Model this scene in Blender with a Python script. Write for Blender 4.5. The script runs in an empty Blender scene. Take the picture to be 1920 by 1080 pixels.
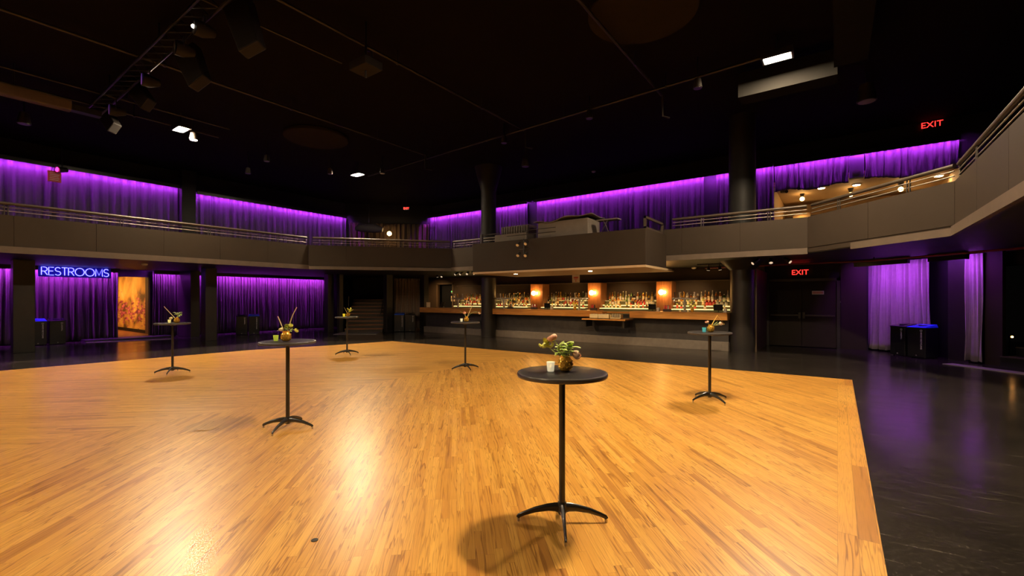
import bpy, bmesh, math, random
from mathutils import Vector, Matrix
PI = math.pi
random.seed(7)
SC = bpy.context.scene
COL = SC.collection
# ------------------------------------------------------------------ camera model
FPX, YH, CAMH, YAW = 840.0, 559.0, 1.587, math.radians(36)
CY, SY = math.cos(YAW), math.sin(YAW)
def at(px, py, x=None, y=None, z=None):
    """point of the room where the line of sight through a pixel of the photo meets a plane"""
    X = (px - 960) / FPX
    r = (X * CY - SY, X * SY + CY, (YH - py) / FPX)
    t = x / r[0] if x is not None else y / r[1] if y is not None else (z - CAMH) / r[2]
    return Vector((t * r[0], t * r[1], CAMH + t * r[2]))
# ------------------------------------------------------------------ materials
def nd(nt, typ, **kw):
    n = nt.nodes.new(typ)
    for k, v in kw.items(): setattr(n, k, v)
    return n
def new_mat(name):
    m = bpy.data.materials.new(name); m.use_nodes = True
    nt = m.node_tree
    return m, nt, nt.nodes['Principled BSDF']
def mat(name, col, rough=0.5, metal=0.0, var=0.15, scale=6.0, bump=0.0, emit=None, es=0.0, trans=0.0, coat=0.0, sheen=0.0, spec=None):
    m, nt, b = new_mat(name); L = nt.links.new
    tc = nd(nt, 'ShaderNodeTexCoord')
    no = nd(nt, 'ShaderNodeTexNoise'); no.inputs['Scale'].default_value = scale; no.inputs['Detail'].default_value = 4
    L(tc.outputs['Object'], no.inputs['Vector'])
    mx = nd(nt, 'ShaderNodeMix', data_type='RGBA')
    mx.inputs[6].default_value = (*[c * (1 - var) for c in col], 1)
    mx.inputs[7].default_value = (*[min(1, c * (1 + var)) for c in col], 1)
    L(no.outputs[0], mx.inputs[0]); L(mx.outputs[2], b.inputs['Base Color'])
    b.inputs['Roughness'].default_value = rough; b.inputs['Metallic'].default_value = metal
    b.inputs['Transmission Weight'].default_value = trans; b.inputs['Coat Weight'].default_value = coat
    b.inputs['Sheen Weight'].default_value = sheen
    if spec is not None: b.inputs['Specular IOR Level'].default_value = spec
    if bump:
        bp = nd(nt, 'ShaderNodeBump'); bp.inputs['Strength'].default_value = bump; bp.inputs['Distance'].default_value = 0.01
        L(no.outputs[0], bp.inputs['Height']); L(bp.outputs[0], b.inputs['Normal'])
    if emit:
        b.inputs['Emission Color'].default_value = (*emit, 1); b.inputs['Emission Strength'].default_value = es
    return m
def math_n(nt, op, a, b=None, c=None):
    n = nd(nt, 'ShaderNodeMath', operation=op)
    for i, v in enumerate((a, b, c)):
        if v is None: continue
        if isinstance(v, (int, float)): n.inputs[i].default_value = v
        else: nt.links.new(v, n.inputs[i])
    return n.outputs[0]
def ramp(nt, fac, stops):
    r = nd(nt, 'ShaderNodeValToRGB'); e = r.color_ramp.elements
    while len(e) < len(stops): e.new(0.5)
    for el, (p, c) in zip(e, stops): el.position = p; el.color = (*c, 1)
    nt.links.new(fac, r.inputs[0]); return r.outputs[0]
def oak_floor(name, mode):
    """strip oak; mode 'mitre': boards run on two diagonals that meet at x=-7, 'y': boards along y"""
    m, nt, b = new_mat(name); L = nt.links.new
    tc = nd(nt, 'ShaderNodeTexCoord'); sp = nd(nt, 'ShaderNodeSeparateXYZ'); L(tc.outputs['Object'], sp.inputs[0])
    x, y = sp.outputs[0], sp.outputs[1]
    if mode == 'mitre':
        a = math.radians(43)
        p = math_n(nt, 'ADD', math_n(nt, 'MULTIPLY', x, -math.sin(a)), math_n(nt, 'MULTIPLY', y, math.cos(a)))
        q = math_n(nt, 'ADD', math_n(nt, 'MULTIPLY', x, math.cos(a)), math_n(nt, 'MULTIPLY', y, math.sin(a)))
        side = math_n(nt, 'LESS_THAN', x, -7.0)
        mu = nd(nt, 'ShaderNodeMix'); L(side, mu.inputs[0]); L(p, mu.inputs[2]); L(q, mu.inputs[3])
        mv = nd(nt, 'ShaderNodeMix'); L(side, mv.inputs[0]); L(q, mv.inputs[2]); L(p, mv.inputs[3])
        u, v, bw = mu.outputs[0], mv.outputs[0], 0.0572
    else:
        u, v, bw = y, x, 0.11
    row = math_n(nt, 'FLOOR', math_n(nt, 'DIVIDE', v, bw))
    wn = nd(nt, 'ShaderNodeTexWhiteNoise', noise_dimensions='1D'); L(row, wn.inputs['W'])
    ush = math_n(nt, 'ADD', u, math_n(nt, 'MULTIPLY', wn.outputs[0], 7.3))
    blen = 0.95 if mode == 'mitre' else 1.6
    seg = math_n(nt, 'FLOOR', math_n(nt, 'DIVIDE', ush, blen))
    cid = nd(nt, 'ShaderNodeCombineXYZ'); L(row, cid.inputs[0]); L(seg, cid.inputs[1])
    rnd = nd(nt, 'ShaderNodeTexWhiteNoise', noise_dimensions='2D'); L(cid.outputs[0], rnd.inputs['Vector'])
    rs = nd(nt, 'ShaderNodeSeparateColor'); L(rnd.outputs['Color'], rs.inputs[0])
    # grain coordinates: shifted at random for every board
    gx = math_n(nt, 'ADD', math_n(nt, 'MULTIPLY', u, 1.05), math_n(nt, 'MULTIPLY', rs.outputs[0], 90.0))
    gy = math_n(nt, 'ADD', math_n(nt, 'MULTIPLY', v, 19.0), math_n(nt, 'MULTIPLY', rs.outputs[1], 90.0))
    gc = nd(nt, 'ShaderNodeCombineXYZ'); L(gx, gc.inputs[0]); L(gy, gc.inputs[1])
    n1 = nd(nt, 'ShaderNodeTexNoise'); n1.inputs['Scale'].default_value = 1.0; n1.inputs['Detail'].default_value = 2.5; n1.inputs['Roughness'].default_value = 0.45
    L(gc.outputs[0], n1.inputs['Vector'])
    ring = math_n(nt, 'FRACT', math_n(nt, 'MULTIPLY', n1.outputs[0], math_n(nt, 'ADD', math_n(nt, 'MULTIPLY', rs.outputs[2], 8.0), 3.0)))
    rl = ramp(nt, ring, [(0.0, (1, 1, 1)), (0.62, (0.93, 0.93, 0.93)), (0.87, (0.44, 0.34, 0.24)), (0.94, (0.66, 0.57, 0.48)), (1.0, (1, 1, 1))])
    # fine pores
    pc = nd(nt, 'ShaderNodeCombineXYZ'); L(math_n(nt, 'MULTIPLY', gx, 4.0), pc.inputs[0]); L(math_n(nt, 'MULTIPLY', gy, 14.0), pc.inputs[1])
    n2 = nd(nt, 'ShaderNodeTexNoise'); n2.inputs['Scale'].default_value = 1.0; n2.inputs['Detail'].default_value = 3; L(pc.outputs[0], n2.inputs['Vector'])
    base = ramp(nt, rs.outputs[2], [(0.0, (0.46, 0.200, 0.034)), (0.12, (0.60, 0.288, 0.050)), (0.6, (0.68, 0.345, 0.062)), (1.0, (0.75, 0.405, 0.082))])
    def mul(a, bb, f=1.0):
        mm = nd(nt, 'ShaderNodeMix', data_type='RGBA', blend_type='MULTIPLY'); mm.inputs[0].default_value = 0.5
        if isinstance(f, float): mm.inputs[0].default_value = f
        else: L(f, mm.inputs[0])
        L(a, mm.inputs[6]); L(bb, mm.inputs[7]); return mm.outputs[2]
    c1 = mul(base, rl, math_n(nt, 'ADD', math_n(nt, 'MULTIPLY', rs.outputs[0], 0.75), 0.34))
    c2 = mul(c1, ramp(nt, n2.outputs[0], [(0.25, (0.72, 0.66, 0.6)), (0.6, (1, 1, 1))]), 0.8)
    # dark joints between boards
    fv = math_n(nt, 'FRACT', math_n(nt, 'DIVIDE', v, bw)); ev = math_n(nt, 'MINIMUM', fv, math_n(nt, 'SUBTRACT', 1.0, fv))
    fu = math_n(nt, 'FRACT', math_n(nt, 'DIVIDE', ush, blen)); eu = math_n(nt, 'MULTIPLY', math_n(nt, 'MINIMUM', fu, math_n(nt, 'SUBTRACT', 1.0, fu)), blen / bw)
    edge = math_n(nt, 'MINIMUM', ev, eu)
    c3 = mul(c2, ramp(nt, edge, [(0.0, (0.45, 0.38, 0.32)), (0.035, (1, 1, 1))]), 0.75)
    # worn and dirty areas
    n3 = nd(nt, 'ShaderNodeTexNoise'); n3.inputs['Scale'].default_value = 0.55; n3.inputs['Detail'].default_value = 5; L(tc.outputs['Object'], n3.inputs['Vector'])
    c4 = mul(c3, ramp(nt, n3.outputs[0], [(0.34, (0.80, 0.73, 0.68)), (0.54, (1, 1, 1))]), 0.7)
    b.inputs['Coat Weight'].default_value = 0.16; b.inputs['Coat Roughness'].default_value = 0.29
    L(c4, b.inputs['Base Color'])
    rr = ramp(nt, n3.outputs[0], [(0.3, (0.38, 0.38, 0.38)), (0.7, (0.30, 0.30, 0.30))]); L(rr, b.inputs['Roughness'])
    bp = nd(nt, 'ShaderNodeBump'); bp.inputs['Strength'].default_value = 0.12; bp.inputs['Distance'].default_value = 0.002
    L(n2.outputs[0], bp.inputs['Height']); L(bp.outputs[0], b.inputs['Normal'])
    return m
def black_floor():
    m, nt, b = new_mat('black_floor_paint'); L = nt.links.new
    tc = nd(nt, 'ShaderNodeTexCoord')
    n1 = nd(nt, 'ShaderNodeTexNoise'); n1.inputs['Scale'].default_value = 0.9; n1.inputs['Detail'].default_value = 8; n1.inputs['Roughness'].default_value = 0.65; L(tc.outputs['Object'], n1.inputs['Vector'])
    c = ramp(nt, n1.outputs[0], [(0.3, (0.009, 0.0075, 0.0065)), (0.62, (0.020, 0.016, 0.013)), (0.8, (0.065, 0.052, 0.042))])
    # thin scratches
    mp = nd(nt, 'ShaderNodeMapping'); mp.inputs['Scale'].default_value = (1.2, 14, 1); mp.inputs['Rotation'].default_value = (0, 0, 0.7); L(tc.outputs['Object'], mp.inputs[0])
    n2 = nd(nt, 'ShaderNodeTexNoise'); n2.inputs['Scale'].default_value = 2.2; n2.inputs['Detail'].default_value = 9; n2.inputs['Distortion'].default_value = 0.6; L(mp.outputs[0], n2.inputs['Vector'])
    s = ramp(nt, n2.outputs[0], [(0.58, (0, 0, 0)), (0.72, (0.05, 0.043, 0.036))])
    n4 = nd(nt, 'ShaderNodeTexNoise'); n4.inputs['Scale'].default_value = 34; n4.inputs['Detail'].default_value = 6; n4.inputs['Roughness'].default_value = 0.8; L(tc.outputs['Object'], n4.inputs['Vector'])
    s4 = ramp(nt, n4.outputs[0], [(0.5, (0, 0, 0)), (0.70, (0.05, 0.043, 0.035))])
    a4 = nd(nt, 'ShaderNodeMix', data_type='RGBA', blend_type='ADD'); a4.inputs[0].default_value = 1; L(s, a4.inputs[6]); L(s4, a4.inputs[7]); s = a4.outputs[2]
    ad = nd(nt, 'ShaderNodeMix', data_type='RGBA', blend_type='ADD'); ad.inputs[0].default_value = 1; L(c, ad.inputs[6]); L(s, ad.inputs[7])
    L(ad.outputs[2], b.inputs['Base Color'])
    b.inputs['Specular IOR Level'].default_value = 0.36
    L(ramp(nt, n1.outputs[0], [(0.3, (0.14, 0.14, 0.14)), (0.75, (0.26, 0.26, 0.26))]), b.inputs['Roughness'])
    bp = nd(nt, 'ShaderNodeBump'); bp.inputs['Strength'].default_value = 0.06; bp.inputs['Distance'].default_value = 0.004; L(n1.outputs[0], bp.inputs['Height']); L(bp.outputs[0], b.inputs['Normal'])
    return m
def wood(name, ca, cb, axis='X', scale=3.0, rough=0.35):
    m, nt, b = new_mat(name); L = nt.links.new
    tc = nd(nt, 'ShaderNodeTexCoord'); mp = nd(nt, 'ShaderNodeMapping')
    mp.inputs['Scale'].default_value = {'X': (0.5, 9, 9), 'Z': (9, 9, 0.5)}[axis]; L(tc.outputs['Object'], mp.inputs[0])
    n1 = nd(nt, 'ShaderNodeTexNoise'); n1.inputs['Scale'].default_value = scale; n1.inputs['Detail'].default_value = 6; n1.inputs['Distortion'].default_value = 0.8; L(mp.outputs[0], n1.inputs['Vector'])
    L(ramp(nt, n1.outputs[0], [(0.3, ca), (0.7, cb)]), b.inputs['Base Color']); b.inputs['Roughness'].default_value = rough
    return m
def mural():
    m, nt, b = new_mat('mural_paint'); L = nt.links.new
    tc = nd(nt, 'ShaderNodeTexCoord'); sp = nd(nt, 'ShaderNodeSeparateXYZ'); L(tc.outputs['Object'], sp.inputs[0])
    mp = nd(nt, 'ShaderNodeMapping'); mp.inputs['Scale'].default_value = (0.55, 1, 0.5); L(tc.outputs['Object'], mp.inputs[0])
    n1 = nd(nt, 'ShaderNodeTexNoise'); n1.inputs['Scale'].default_value = 1.7; n1.inputs['Detail'].default_value = 8; n1.inputs['Distortion'].default_value = 0.5; L(mp.outputs[0], n1.inputs['Vector'])
    base = ramp(nt, n1.outputs[0], [(0.36, (0.10, 0.06, 0.02)), (0.46, (0.50, 0.28, 0.06)), (0.6, (0.78, 0.50, 0.14)), (0.75, (0.85, 0.62, 0.30))])
    n2 = nd(nt, 'ShaderNodeTexNoise'); n2.inputs['Scale'].default_value = 5.5; n2.inputs['Detail'].default_value = 9; n2.inputs['Roughness'].default_value = 0.7; mp2 = nd(nt, 'ShaderNodeMapping'); mp2.inputs['Scale'].default_value = (0.35, 1, 1); L(tc.outputs['Object'], mp2.inputs[0]); L(mp2.outputs[0], n2.inputs['Vector'])
    h = math_n(nt, 'ABSOLUTE', math_n(nt, 'SUBTRACT', sp.outputs[2], 0.95))
    f = math_n(nt, 'SUBTRACT', n2.outputs[0], math_n(nt, 'MULTIPLY', h, 0.16))
    mask = ramp(nt, f, [(0.44, (0, 0, 0)), (0.50, (1, 1, 1))])
    vo = nd(nt, 'ShaderNodeTexVoronoi'); vo.inputs['Scale'].default_value = 9; L(mp2.outputs[0], vo.inputs['Vector'])
    pk = ramp(nt, vo.outputs['Distance'], [(0.1, (0.72, 0.24, 0.36)), (0.45, (0.42, 0.08, 0.16)), (0.8, (0.12, 0.02, 0.05))])
    mx = nd(nt, 'ShaderNodeMix', data_type='RGBA'); L(mask, mx.inputs[0]); L(base, mx.inputs[6]); L(pk, mx.inputs[7])
    L(mx.outputs[2], b.inputs['Base Color']); b.inputs['Roughness'].default_value = 0.6
    return m
MAT = dict(
    oak=oak_floor('oak_strip_floor', 'mitre'), oak_edge=oak_floor('oak_border_board', 'y'), floor=black_floor(),
    black_wall=mat('black_wall_paint', (0.010, 0.009, 0.0085), 0.6, var=0.3, scale=2, spec=0.25),
    ceiling=mat('black_ceiling_paint', (0.0042, 0.0024, 0.002), 0.9, var=0.3, scale=2, spec=0.08),
    soffit=mat('black_soffit_paint', (0.013, 0.011, 0.010), 0.5, var=0.3, scale=3),
    fascia=mat('charcoal_panel', (0.033, 0.0235, 0.0165), 0.6, var=0.14, scale=1.5, spec=0.12),
    trim=mat('grey_trim_paint', (0.095, 0.070, 0.052), 0.5, var=0.2, scale=5, spec=0.25),
    column=mat('satin_black_column', (0.024, 0.020, 0.017), 0.36, var=0.3, scale=4),
    bar_back=mat('dark_brown_paint', (0.050, 0.030, 0.015), 0.6, var=0.12, scale=3),
    brown_wall=mat('brown_wall_paint', (0.10, 0.062, 0.032), 0.55, var=0.12, scale=3),
    tan_wall=mat('tan_wall_paint', (0.42, 0.29, 0.16), 0.7, var=0.1, scale=3),
    drape=mat('grey_velour', (0.046, 0.037, 0.043), 0.85, var=0.12, scale=10, spec=0.12),
    drape_pale=mat('pale_grey_velour', (0.44, 0.37, 0.36), 0.85, var=0.12, scale=10, sheen=0.2, spec=0.2),
    drape_dark=mat('dark_velour', (0.060, 0.046, 0.046), 0.85, var=0.12, scale=10, spec=0.12),
    drape_corner=mat('dim_brown_velour', (0.055, 0.038, 0.026), 0.85, var=0.15, scale=10, spec=0.15),
    drape_brown=mat('brown_velour', (0.20, 0.135, 0.09), 0.85, var=0.15, scale=10, sheen=0.3),
    black_metal=mat('black_metal', (0.012, 0.011, 0.010), 0.3, 0.0, coat=0.4),
    dark_metal=mat('dark_grey_metal', (0.03, 0.024, 0.02), 0.45, 0.4),
    steel=mat('brushed_steel', (0.55, 0.50, 0.46), 0.28, 1.0),
    rail=mat('steel_rail', (0.20, 0.165, 0.135), 0.5, 0.6),
    chrome=mat('chrome', (0.8, 0.76, 0.72), 0.2, 0.65, var=0.02),
    table=mat('charcoal_laminate', (0.045, 0.042, 0.046), 0.3, var=0.15, scale=14),
    table_edge=mat('grey_vinyl_edge', (0.055, 0.048, 0.045), 0.35),
    gold=mat('gold_mirror_glass', (0.95, 0.50, 0.07), 0.16, 0.7, var=0.1, scale=20),
    bin=mat('black_bin_shell', (0.012, 0.012, 0.013), 0.3, var=0.2),
    bin_lid=mat('glossy_black_lid', (0.02, 0.02, 0.03), 0.12, var=0.1, coat=0.6), blue_lid=mat('blue_plastic_lid', (0.03, 0.12, 0.95), 0.25, var=0.1),
    white_print=mat('white_print', (0.75, 0.75, 0.8), 0.5),
    red_print=mat('red_print', (0.55, 0.06, 0.05), 0.5), white_card=mat('white_card', (0.62, 0.56, 0.50), 0.6),
    cream_paper=mat('cream_paper', (0.80, 0.62, 0.36), 0.7), dark_print=mat('dark_print', (0.05, 0.03, 0.03), 0.6),
    bar_wood=wood('bar_mahogany', (0.40, 0.155, 0.030), (0.66, 0.30, 0.062), 'X'),
    pillar_wood=wood('walnut_veneer', (0.16, 0.06, 0.02), (0.32, 0.13, 0.045), 'Z'),
    stair_wood=wood('dark_stair_wood', (0.22, 0.075, 0.028), (0.40, 0.16, 0.055), 'X'),
    bar_front=mat('dark_stone_front', (0.036, 0.029, 0.025), 0.55, var=0.6, scale=5, bump=0.5),
    kick=mat('grey_kick_panel', (0.17, 0.135, 0.105), 0.5, var=0.25, scale=8),
    shelf=mat('dark_frosted_shelf', (0.09, 0.085, 0.04), 0.35), lit_top=mat('lit_shelf_top', (0.6, 0.5, 0.3), 0.35, emit=(1.0, 0.64, 0.22), es=2.0), neon_back=mat('dark_blue_board', (0.03, 0.02, 0.30), 0.35),
    mural=mural(), corridor_floor=mat('red_brown_floor', (0.32, 0.13, 0.06), 0.3, var=0.2),
    leaf=mat('leaf_green', (0.46, 0.60, 0.12), 0.45, var=0.4, scale=30), lime=mat('lime_petal', (0.78, 0.76, 0.12), 0.5, var=0.2, scale=30),
    stem=mat('pale_green_stem', (0.38, 0.44, 0.16), 0.5), peach=mat('peach_petal', (0.95, 0.46, 0.30), 0.6, var=0.2, scale=40),
    pale_peach=mat('pale_peach_petal', (0.96, 0.62, 0.42), 0.6, var=0.2, scale=40), crimson=mat('crimson_petal', (0.70, 0.03, 0.10), 0.5, var=0.2, scale=40),
    cream=mat('cream_petal', (0.85, 0.74, 0.38), 0.6, var=0.15, scale=40), straw=mat('dried_straw', (0.55, 0.42, 0.20), 0.6, var=0.2, scale=30),
    gold_straw=mat('golden_straw', (0.85, 0.55, 0.12), 0.5, var=0.15, scale=30),
    wax=mat('candle_wax', (0.9, 0.75, 0.45), 0.5), flame=mat('flame', (1, 0.7, 0.3), 0.5, emit=(1.0, 0.62, 0.22), es=14),
    lamp_glow=mat('flood_lens', (1, 1, 1), 0.4, emit=(1.0, 0.78, 0.51), es=1600.0),
    led=mat('purple_led', (0.5, 0.2, 0.9), 0.5, emit=(0.50, 0.045, 1.0), es=480.0),
    led_low=mat('purple_led_low', (0.5, 0.2, 0.9), 0.5, emit=(0.52, 0.05, 1.0), es=620.0),
    led_wash=mat('purple_led_wash', (0.5, 0.2, 0.9), 0.5, emit=(0.46, 0.07, 1.0), es=190.0),
    shelf_led=mat('warm_shelf_led', (1, 0.9, 0.6), 0.5, emit=(1.0, 0.74, 0.30), es=2.2),
    neon=mat('blue_neon', (0.3, 0.3, 1), 0.5, emit=(0.15, 0.14, 1.0), es=5.0),
    exit_red=mat('red_exit_letters', (1, 0.05, 0.03), 0.5, emit=(1.0, 0.025, 0.02), es=3.2),
    bulb=mat('warm_bulb', (1, 0.8, 0.5), 0.5, emit=(1.0, 0.56, 0.18), es=48.0),
    sconce_glow=mat('sconce_globe', (1, 0.8, 0.5), 0.5, emit=(1.0, 0.52, 0.14), es=75.0),
    down=mat('downlight_glow', (1, 0.8, 0.5), 0.5, emit=(1.0, 0.64, 0.28), es=110.0),
    spot_glow=mat('spot_lens', (1, 0.8, 0.6), 0.5, emit=(1.0, 0.74, 0.48), es=0.7),
    pin_white=mat('white_lens', (1, 1, 1), 0.5, emit=(1.0, 0.9, 0.75), es=12.0), pin_purple=mat('purple_lens', (0.5, 0.2, 1), 0.4, emit=(0.30, 0.12, 1.0), es=0.12),
    pin_pink=mat('pink_lens', (1, 0.1, 0.5), 0.4, emit=(1.0, 0.03, 0.22), es=4.0), green_led=mat('green_led', (0.1, 1, 0.2), 0.5, emit=(0.1, 1.0, 0.15), es=3.0),
    amber_pin=mat('amber_step_light', (1, 0.6, 0.2), 0.5, emit=(1.0, 0.45, 0.12), es=22.0),
    red_pipe=mat('red_sprinkler_pipe', (0.20, 0.02, 0.015), 0.4), ceiling_white=mat('off_white_plastic', (0.55, 0.48, 0.42), 0.5),
    wedge=mat('black_speaker_grille', (0.014, 0.011, 0.010), 0.7, spec=0.2), disc=mat('dark_acoustic_felt', (0.018, 0.012, 0.006), 0.9, spec=0.1),
    screen_case=mat('grey_case', (0.10, 0.075, 0.062), 0.6, spec=0.2), bronze=mat('dark_bronze', (0.045, 0.031, 0.020), 0.45, 0.2),
    canvas=mat('grey_canvas_cover', (0.13, 0.105, 0.085), 0.8, bump=0.4), pos=mat('black_screen', (0.01, 0.01, 0.012), 0.15),
    red_cup=mat('red_plastic', (0.6, 0.04, 0.04), 0.35), clear=mat('clear_glassware', (0.75, 0.68, 0.55), 0.15, trans=0.5),
    crate=mat('cream_crate_plastic', (0.88, 0.74, 0.48), 0.5), mesh=mat('black_mesh_duct', (0.0075, 0.0068, 0.006), 0.85, bump=0.3, spec=0.06),
    mat_grey=mat('grey_threshold', (0.20, 0.17, 0.16), 0.6), lid_dark=mat('dark_velvet', (0.03, 0.025, 0.03), 0.7),
)
# ------------------------------------------------------------------ mesh builder
class MB:
    def __init__(s): s.bm = bmesh.new(); s.mi = 0
    def _f(s, vs):
        try: f = s.bm.faces.new(vs)
        except ValueError: return None
        f.material_index = s.mi; return f
    def hexa(s, p):
        v = [s.bm.verts.new(q) for q in p]
        for i in ((0, 3, 2, 1), (4, 5, 6, 7), (0, 1, 5, 4), (1, 2, 6, 5), (2, 3, 7, 6), (3, 0, 4, 7)): s._f([v[k] for k in i])
        return s
    def box(s, x0, x1, y0, y1, z0, z1, M=None):
        p = [Vector(q) for q in ((x0, y0, z0), (x1, y0, z0), (x1, y1, z0), (x0, y1, z0), (x0, y0, z1), (x1, y0, z1), (x1, y1, z1), (x0, y1, z1))]
        if M is not None: p = [M @ q for q in p]
        return s.hexa(p)
    def cbox(s, c, sx, sy, sz, M=None):
        return s.box(c[0] - sx / 2, c[0] + sx / 2, c[1] - sy / 2, c[1] + sy / 2, c[2] - sz / 2, c[2] + sz / 2, M)
    def wallseg(s, a, b, z0, z1, th):
        """upright slab from a to b in plan, thickness to the left of a->b"""
        a, b = Vector(a[:2]), Vector(b[:2]); d = (b - a).normalized(); n = Vector((-d.y, d.x)) * th
        q = (a, b, b + n, a + n)
        return s.hexa([(p.x, p.y, z0) for p in q] + [(p.x, p.y, z1) for p in q])
    def prism(s, poly, z0, z1):
        lo = [s.bm.verts.new((p[0], p[1], z0)) for p in poly]; hi = [s.bm.verts.new((p[0], p[1], z1)) for p in poly]
        n = len(poly); s._f(lo[::-1]); s._f(hi)
        for i in range(n): s._f([lo[i], lo[(i + 1) % n], hi[(i + 1) % n], hi[i]])
        return s
    def tube(s, pts, r, n=8, caps=True, closed=False, sx=1.0):
        pts = [Vector(p) for p in pts]; k = len(pts)
        rr = r if isinstance(r, (list, tuple)) else [r] * k
        rings = []; up = None
        for i, p in enumerate(pts):
            t = (pts[(i + 1) % k] - pts[i - 1]) if closed else (pts[min(i + 1, k - 1)] - pts[max(i - 1, 0)])
            t.normalize()
            if up is None: up = Vector((0, 0, 1)) if abs(t.z) < 0.9 else Vector((1, 0, 0))
            a = t.cross(up)
            if a.length < 1e-4: a = t.orthogonal()
            a.normalize(); b2 = a.cross(t).normalized()
            if abs(t.z) > 0.9: up = b2
            rings.append([s.bm.verts.new(p + (a * math.cos(2 * PI * j / n) * sx + b2 * math.sin(2 * PI * j / n)) * rr[i]) for j in range(n)])
        for i in range(k if closed else k - 1):
            A, B = rings[i], rings[(i + 1) % k]
            for j in range(n): s._f([A[j], A[(j + 1) % n], B[(j + 1) % n], B[j]])
        if caps and not closed: s._f(rings[0][::-1]); s._f(rings[-1])
        return s
    def cyl(s, p0, p1, r, n=16): return s.tube([p0, p1], r, n)
    def lathe(s, prof, n=24, c=(0, 0, 0), M=None):
        rings = []
        for r, z in prof:
            ring = []
            for j in range(n):
                v = Vector((max(r, 1e-4) * math.cos(2 * PI * j / n), max(r, 1e-4) * math.sin(2 * PI * j / n), z))
                if M is not None: v = M @ v
                ring.append(s.bm.verts.new(v + Vector(c)))
            rings.append(ring)
        for A, B in zip(rings, rings[1:]):
            for j in range(n): s._f([A[j], A[(j + 1) % n], B[(j + 1) % n], B[j]])
        s._f(rings[0][::-1]); s._f(rings[-1]); return s
    def ball(s, c, r, n=14, sz=1.0):
        m = n // 2
        return s.lathe([(r * math.sin(PI * i / m), -r * sz * math.cos(PI * i / m)) for i in range(m + 1)], n, c)
    def patch(s, f, nu, nv):
        g = [[s.bm.verts.new(f(i / nu, j / nv)) for j in range(nv + 1)] for i in range(nu + 1)]
        for i in range(nu):
            for j in range(nv): s._f([g[i][j], g[i + 1][j], g[i + 1][j + 1], g[i][j + 1]])
        return s
    def build(s, name, mats, parent=None, smooth=False, bevel=0.0, solid=0.0, norm=True):
        if norm: bmesh.ops.recalc_face_normals(s.bm, faces=s.bm.faces[:])
        me = bpy.data.meshes.new(name); s.bm.to_mesh(me); s.bm.free()
        for m in (mats if isinstance(mats, (list, tuple)) else [mats]): me.materials.append(MAT[m])
        if smooth:
            me.shade_smooth(); me.set_sharp_from_angle(angle=math.radians(42))
        o = bpy.data.objects.new(name, me); COL.objects.link(o)
        if parent is not None: o.parent = parent
        if bevel:
            b = o.modifiers.new('edge', 'BEVEL'); b.width = bevel; b.segments = 2; b.limit_method = 'ANGLE'
        if solid:
            q = o.modifiers.new('thick', 'SOLIDIFY'); q.thickness = solid; q.offset = 0
        return o
def tag(o, label, cat, group=None, kind=None):
    o['label'] = label; o['category'] = cat
    if group: o['group'] = group
    if kind: o['kind'] = kind
    return o
def thing(name, label, cat, loc=(0, 0, 0), rz=0.0, group=None):
    o = bpy.data.objects.new(name, None); COL.objects.link(o); o.empty_display_size = 0.1
    o.location = loc; o.rotation_euler = (0, 0, rz)
    return tag(o, label, cat, group)
def struct(name, mb, mats, parent=None, **kw):
    o = mb.build(name, mats, parent, **kw)
    if parent is None: o['kind'] = 'structure'
    return o
def dup(src, loc=None, rz=None, label=None):
    r = src.copy(); COL.objects.link(r)
    if loc is not None: r.location = loc
    if rz is not None: r.rotation_euler = (0, 0, rz)
    if label: r['label'] = label
    for ch in list(src.children):
        c = ch.copy(); COL.objects.link(c); c.parent = r
        for g in list(ch.children):
            d = g.copy(); COL.objects.link(d); d.parent = c
    return r
def text_mesh(name, body, size, material, parent, loc, rot, depth=0.002, bold=0.0):
    cu = bpy.data.curves.new(name, 'FONT'); cu.body = body; cu.size = size; cu.extrude = depth; cu.offset = bold
    cu.align_x = 'CENTER'; cu.align_y = 'CENTER'
    t = bpy.data.objects.new('tmp', cu); COL.objects.link(t)
    me = bpy.data.meshes.new_from_object(t.evaluated_get(bpy.context.evaluated_depsgraph_get()))
    bpy.data.objects.remove(t); me.name = name; me.materials.clear(); me.materials.append(MAT[material])
    o = bpy.data.objects.new(name, me); COL.objects.link(o); o.parent = parent; o.location = loc; o.rotation_euler = rot
    return o
# ================================================================== THE ROOM
ZC = 7.0
struct('floor', MB().prism([(-31, -9), (7, -9), (7, 24), (-31, 24)], -0.1, 0.0), 'floor')
DF = [(-14.95, -7.0), (-14.73, 1.4), (-14.43, 6.5), (-13.7, 8.6), (-13.24, 10.72), (0.0, 10.87), (0.0, -7.0)]
fl = struct('floor_dance', MB().prism(DF, 0.0, 0.008), 'oak')
struct('border_board', MB().prism([(0.0, -7.0), (0.23, -7.0), (0.23, 10.87), (0.0, 10.87)], 0.0, 0.0082), 'oak_edge', fl)
struct('ceiling', MB().box(-31, 7, -9, 24, ZC, ZC + 0.2), 'ceiling')
struct('wall_rear', MB().box(-31, 7, -9.2, -9, 0, ZC), 'black_wall')
struct('wall_right', MB().box(6.5, 6.7, -9, 24, 0, ZC), 'black_wall')
# left side: curtain wall with the restroom doorway
w = MB()
w.box(-22.95, -22.75, -9, 5.07, 0, 2.7).box(-22.95, -22.75, 6.12, 18.8, 0, 2.7).box(-22.95, -22.75, 5.07, 6.12, 2.44, 2.7).box(-22.95, -22.75, -9, 18.8, 2.7, ZC)
struct('wall_left', w, 'black_wall')
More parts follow.
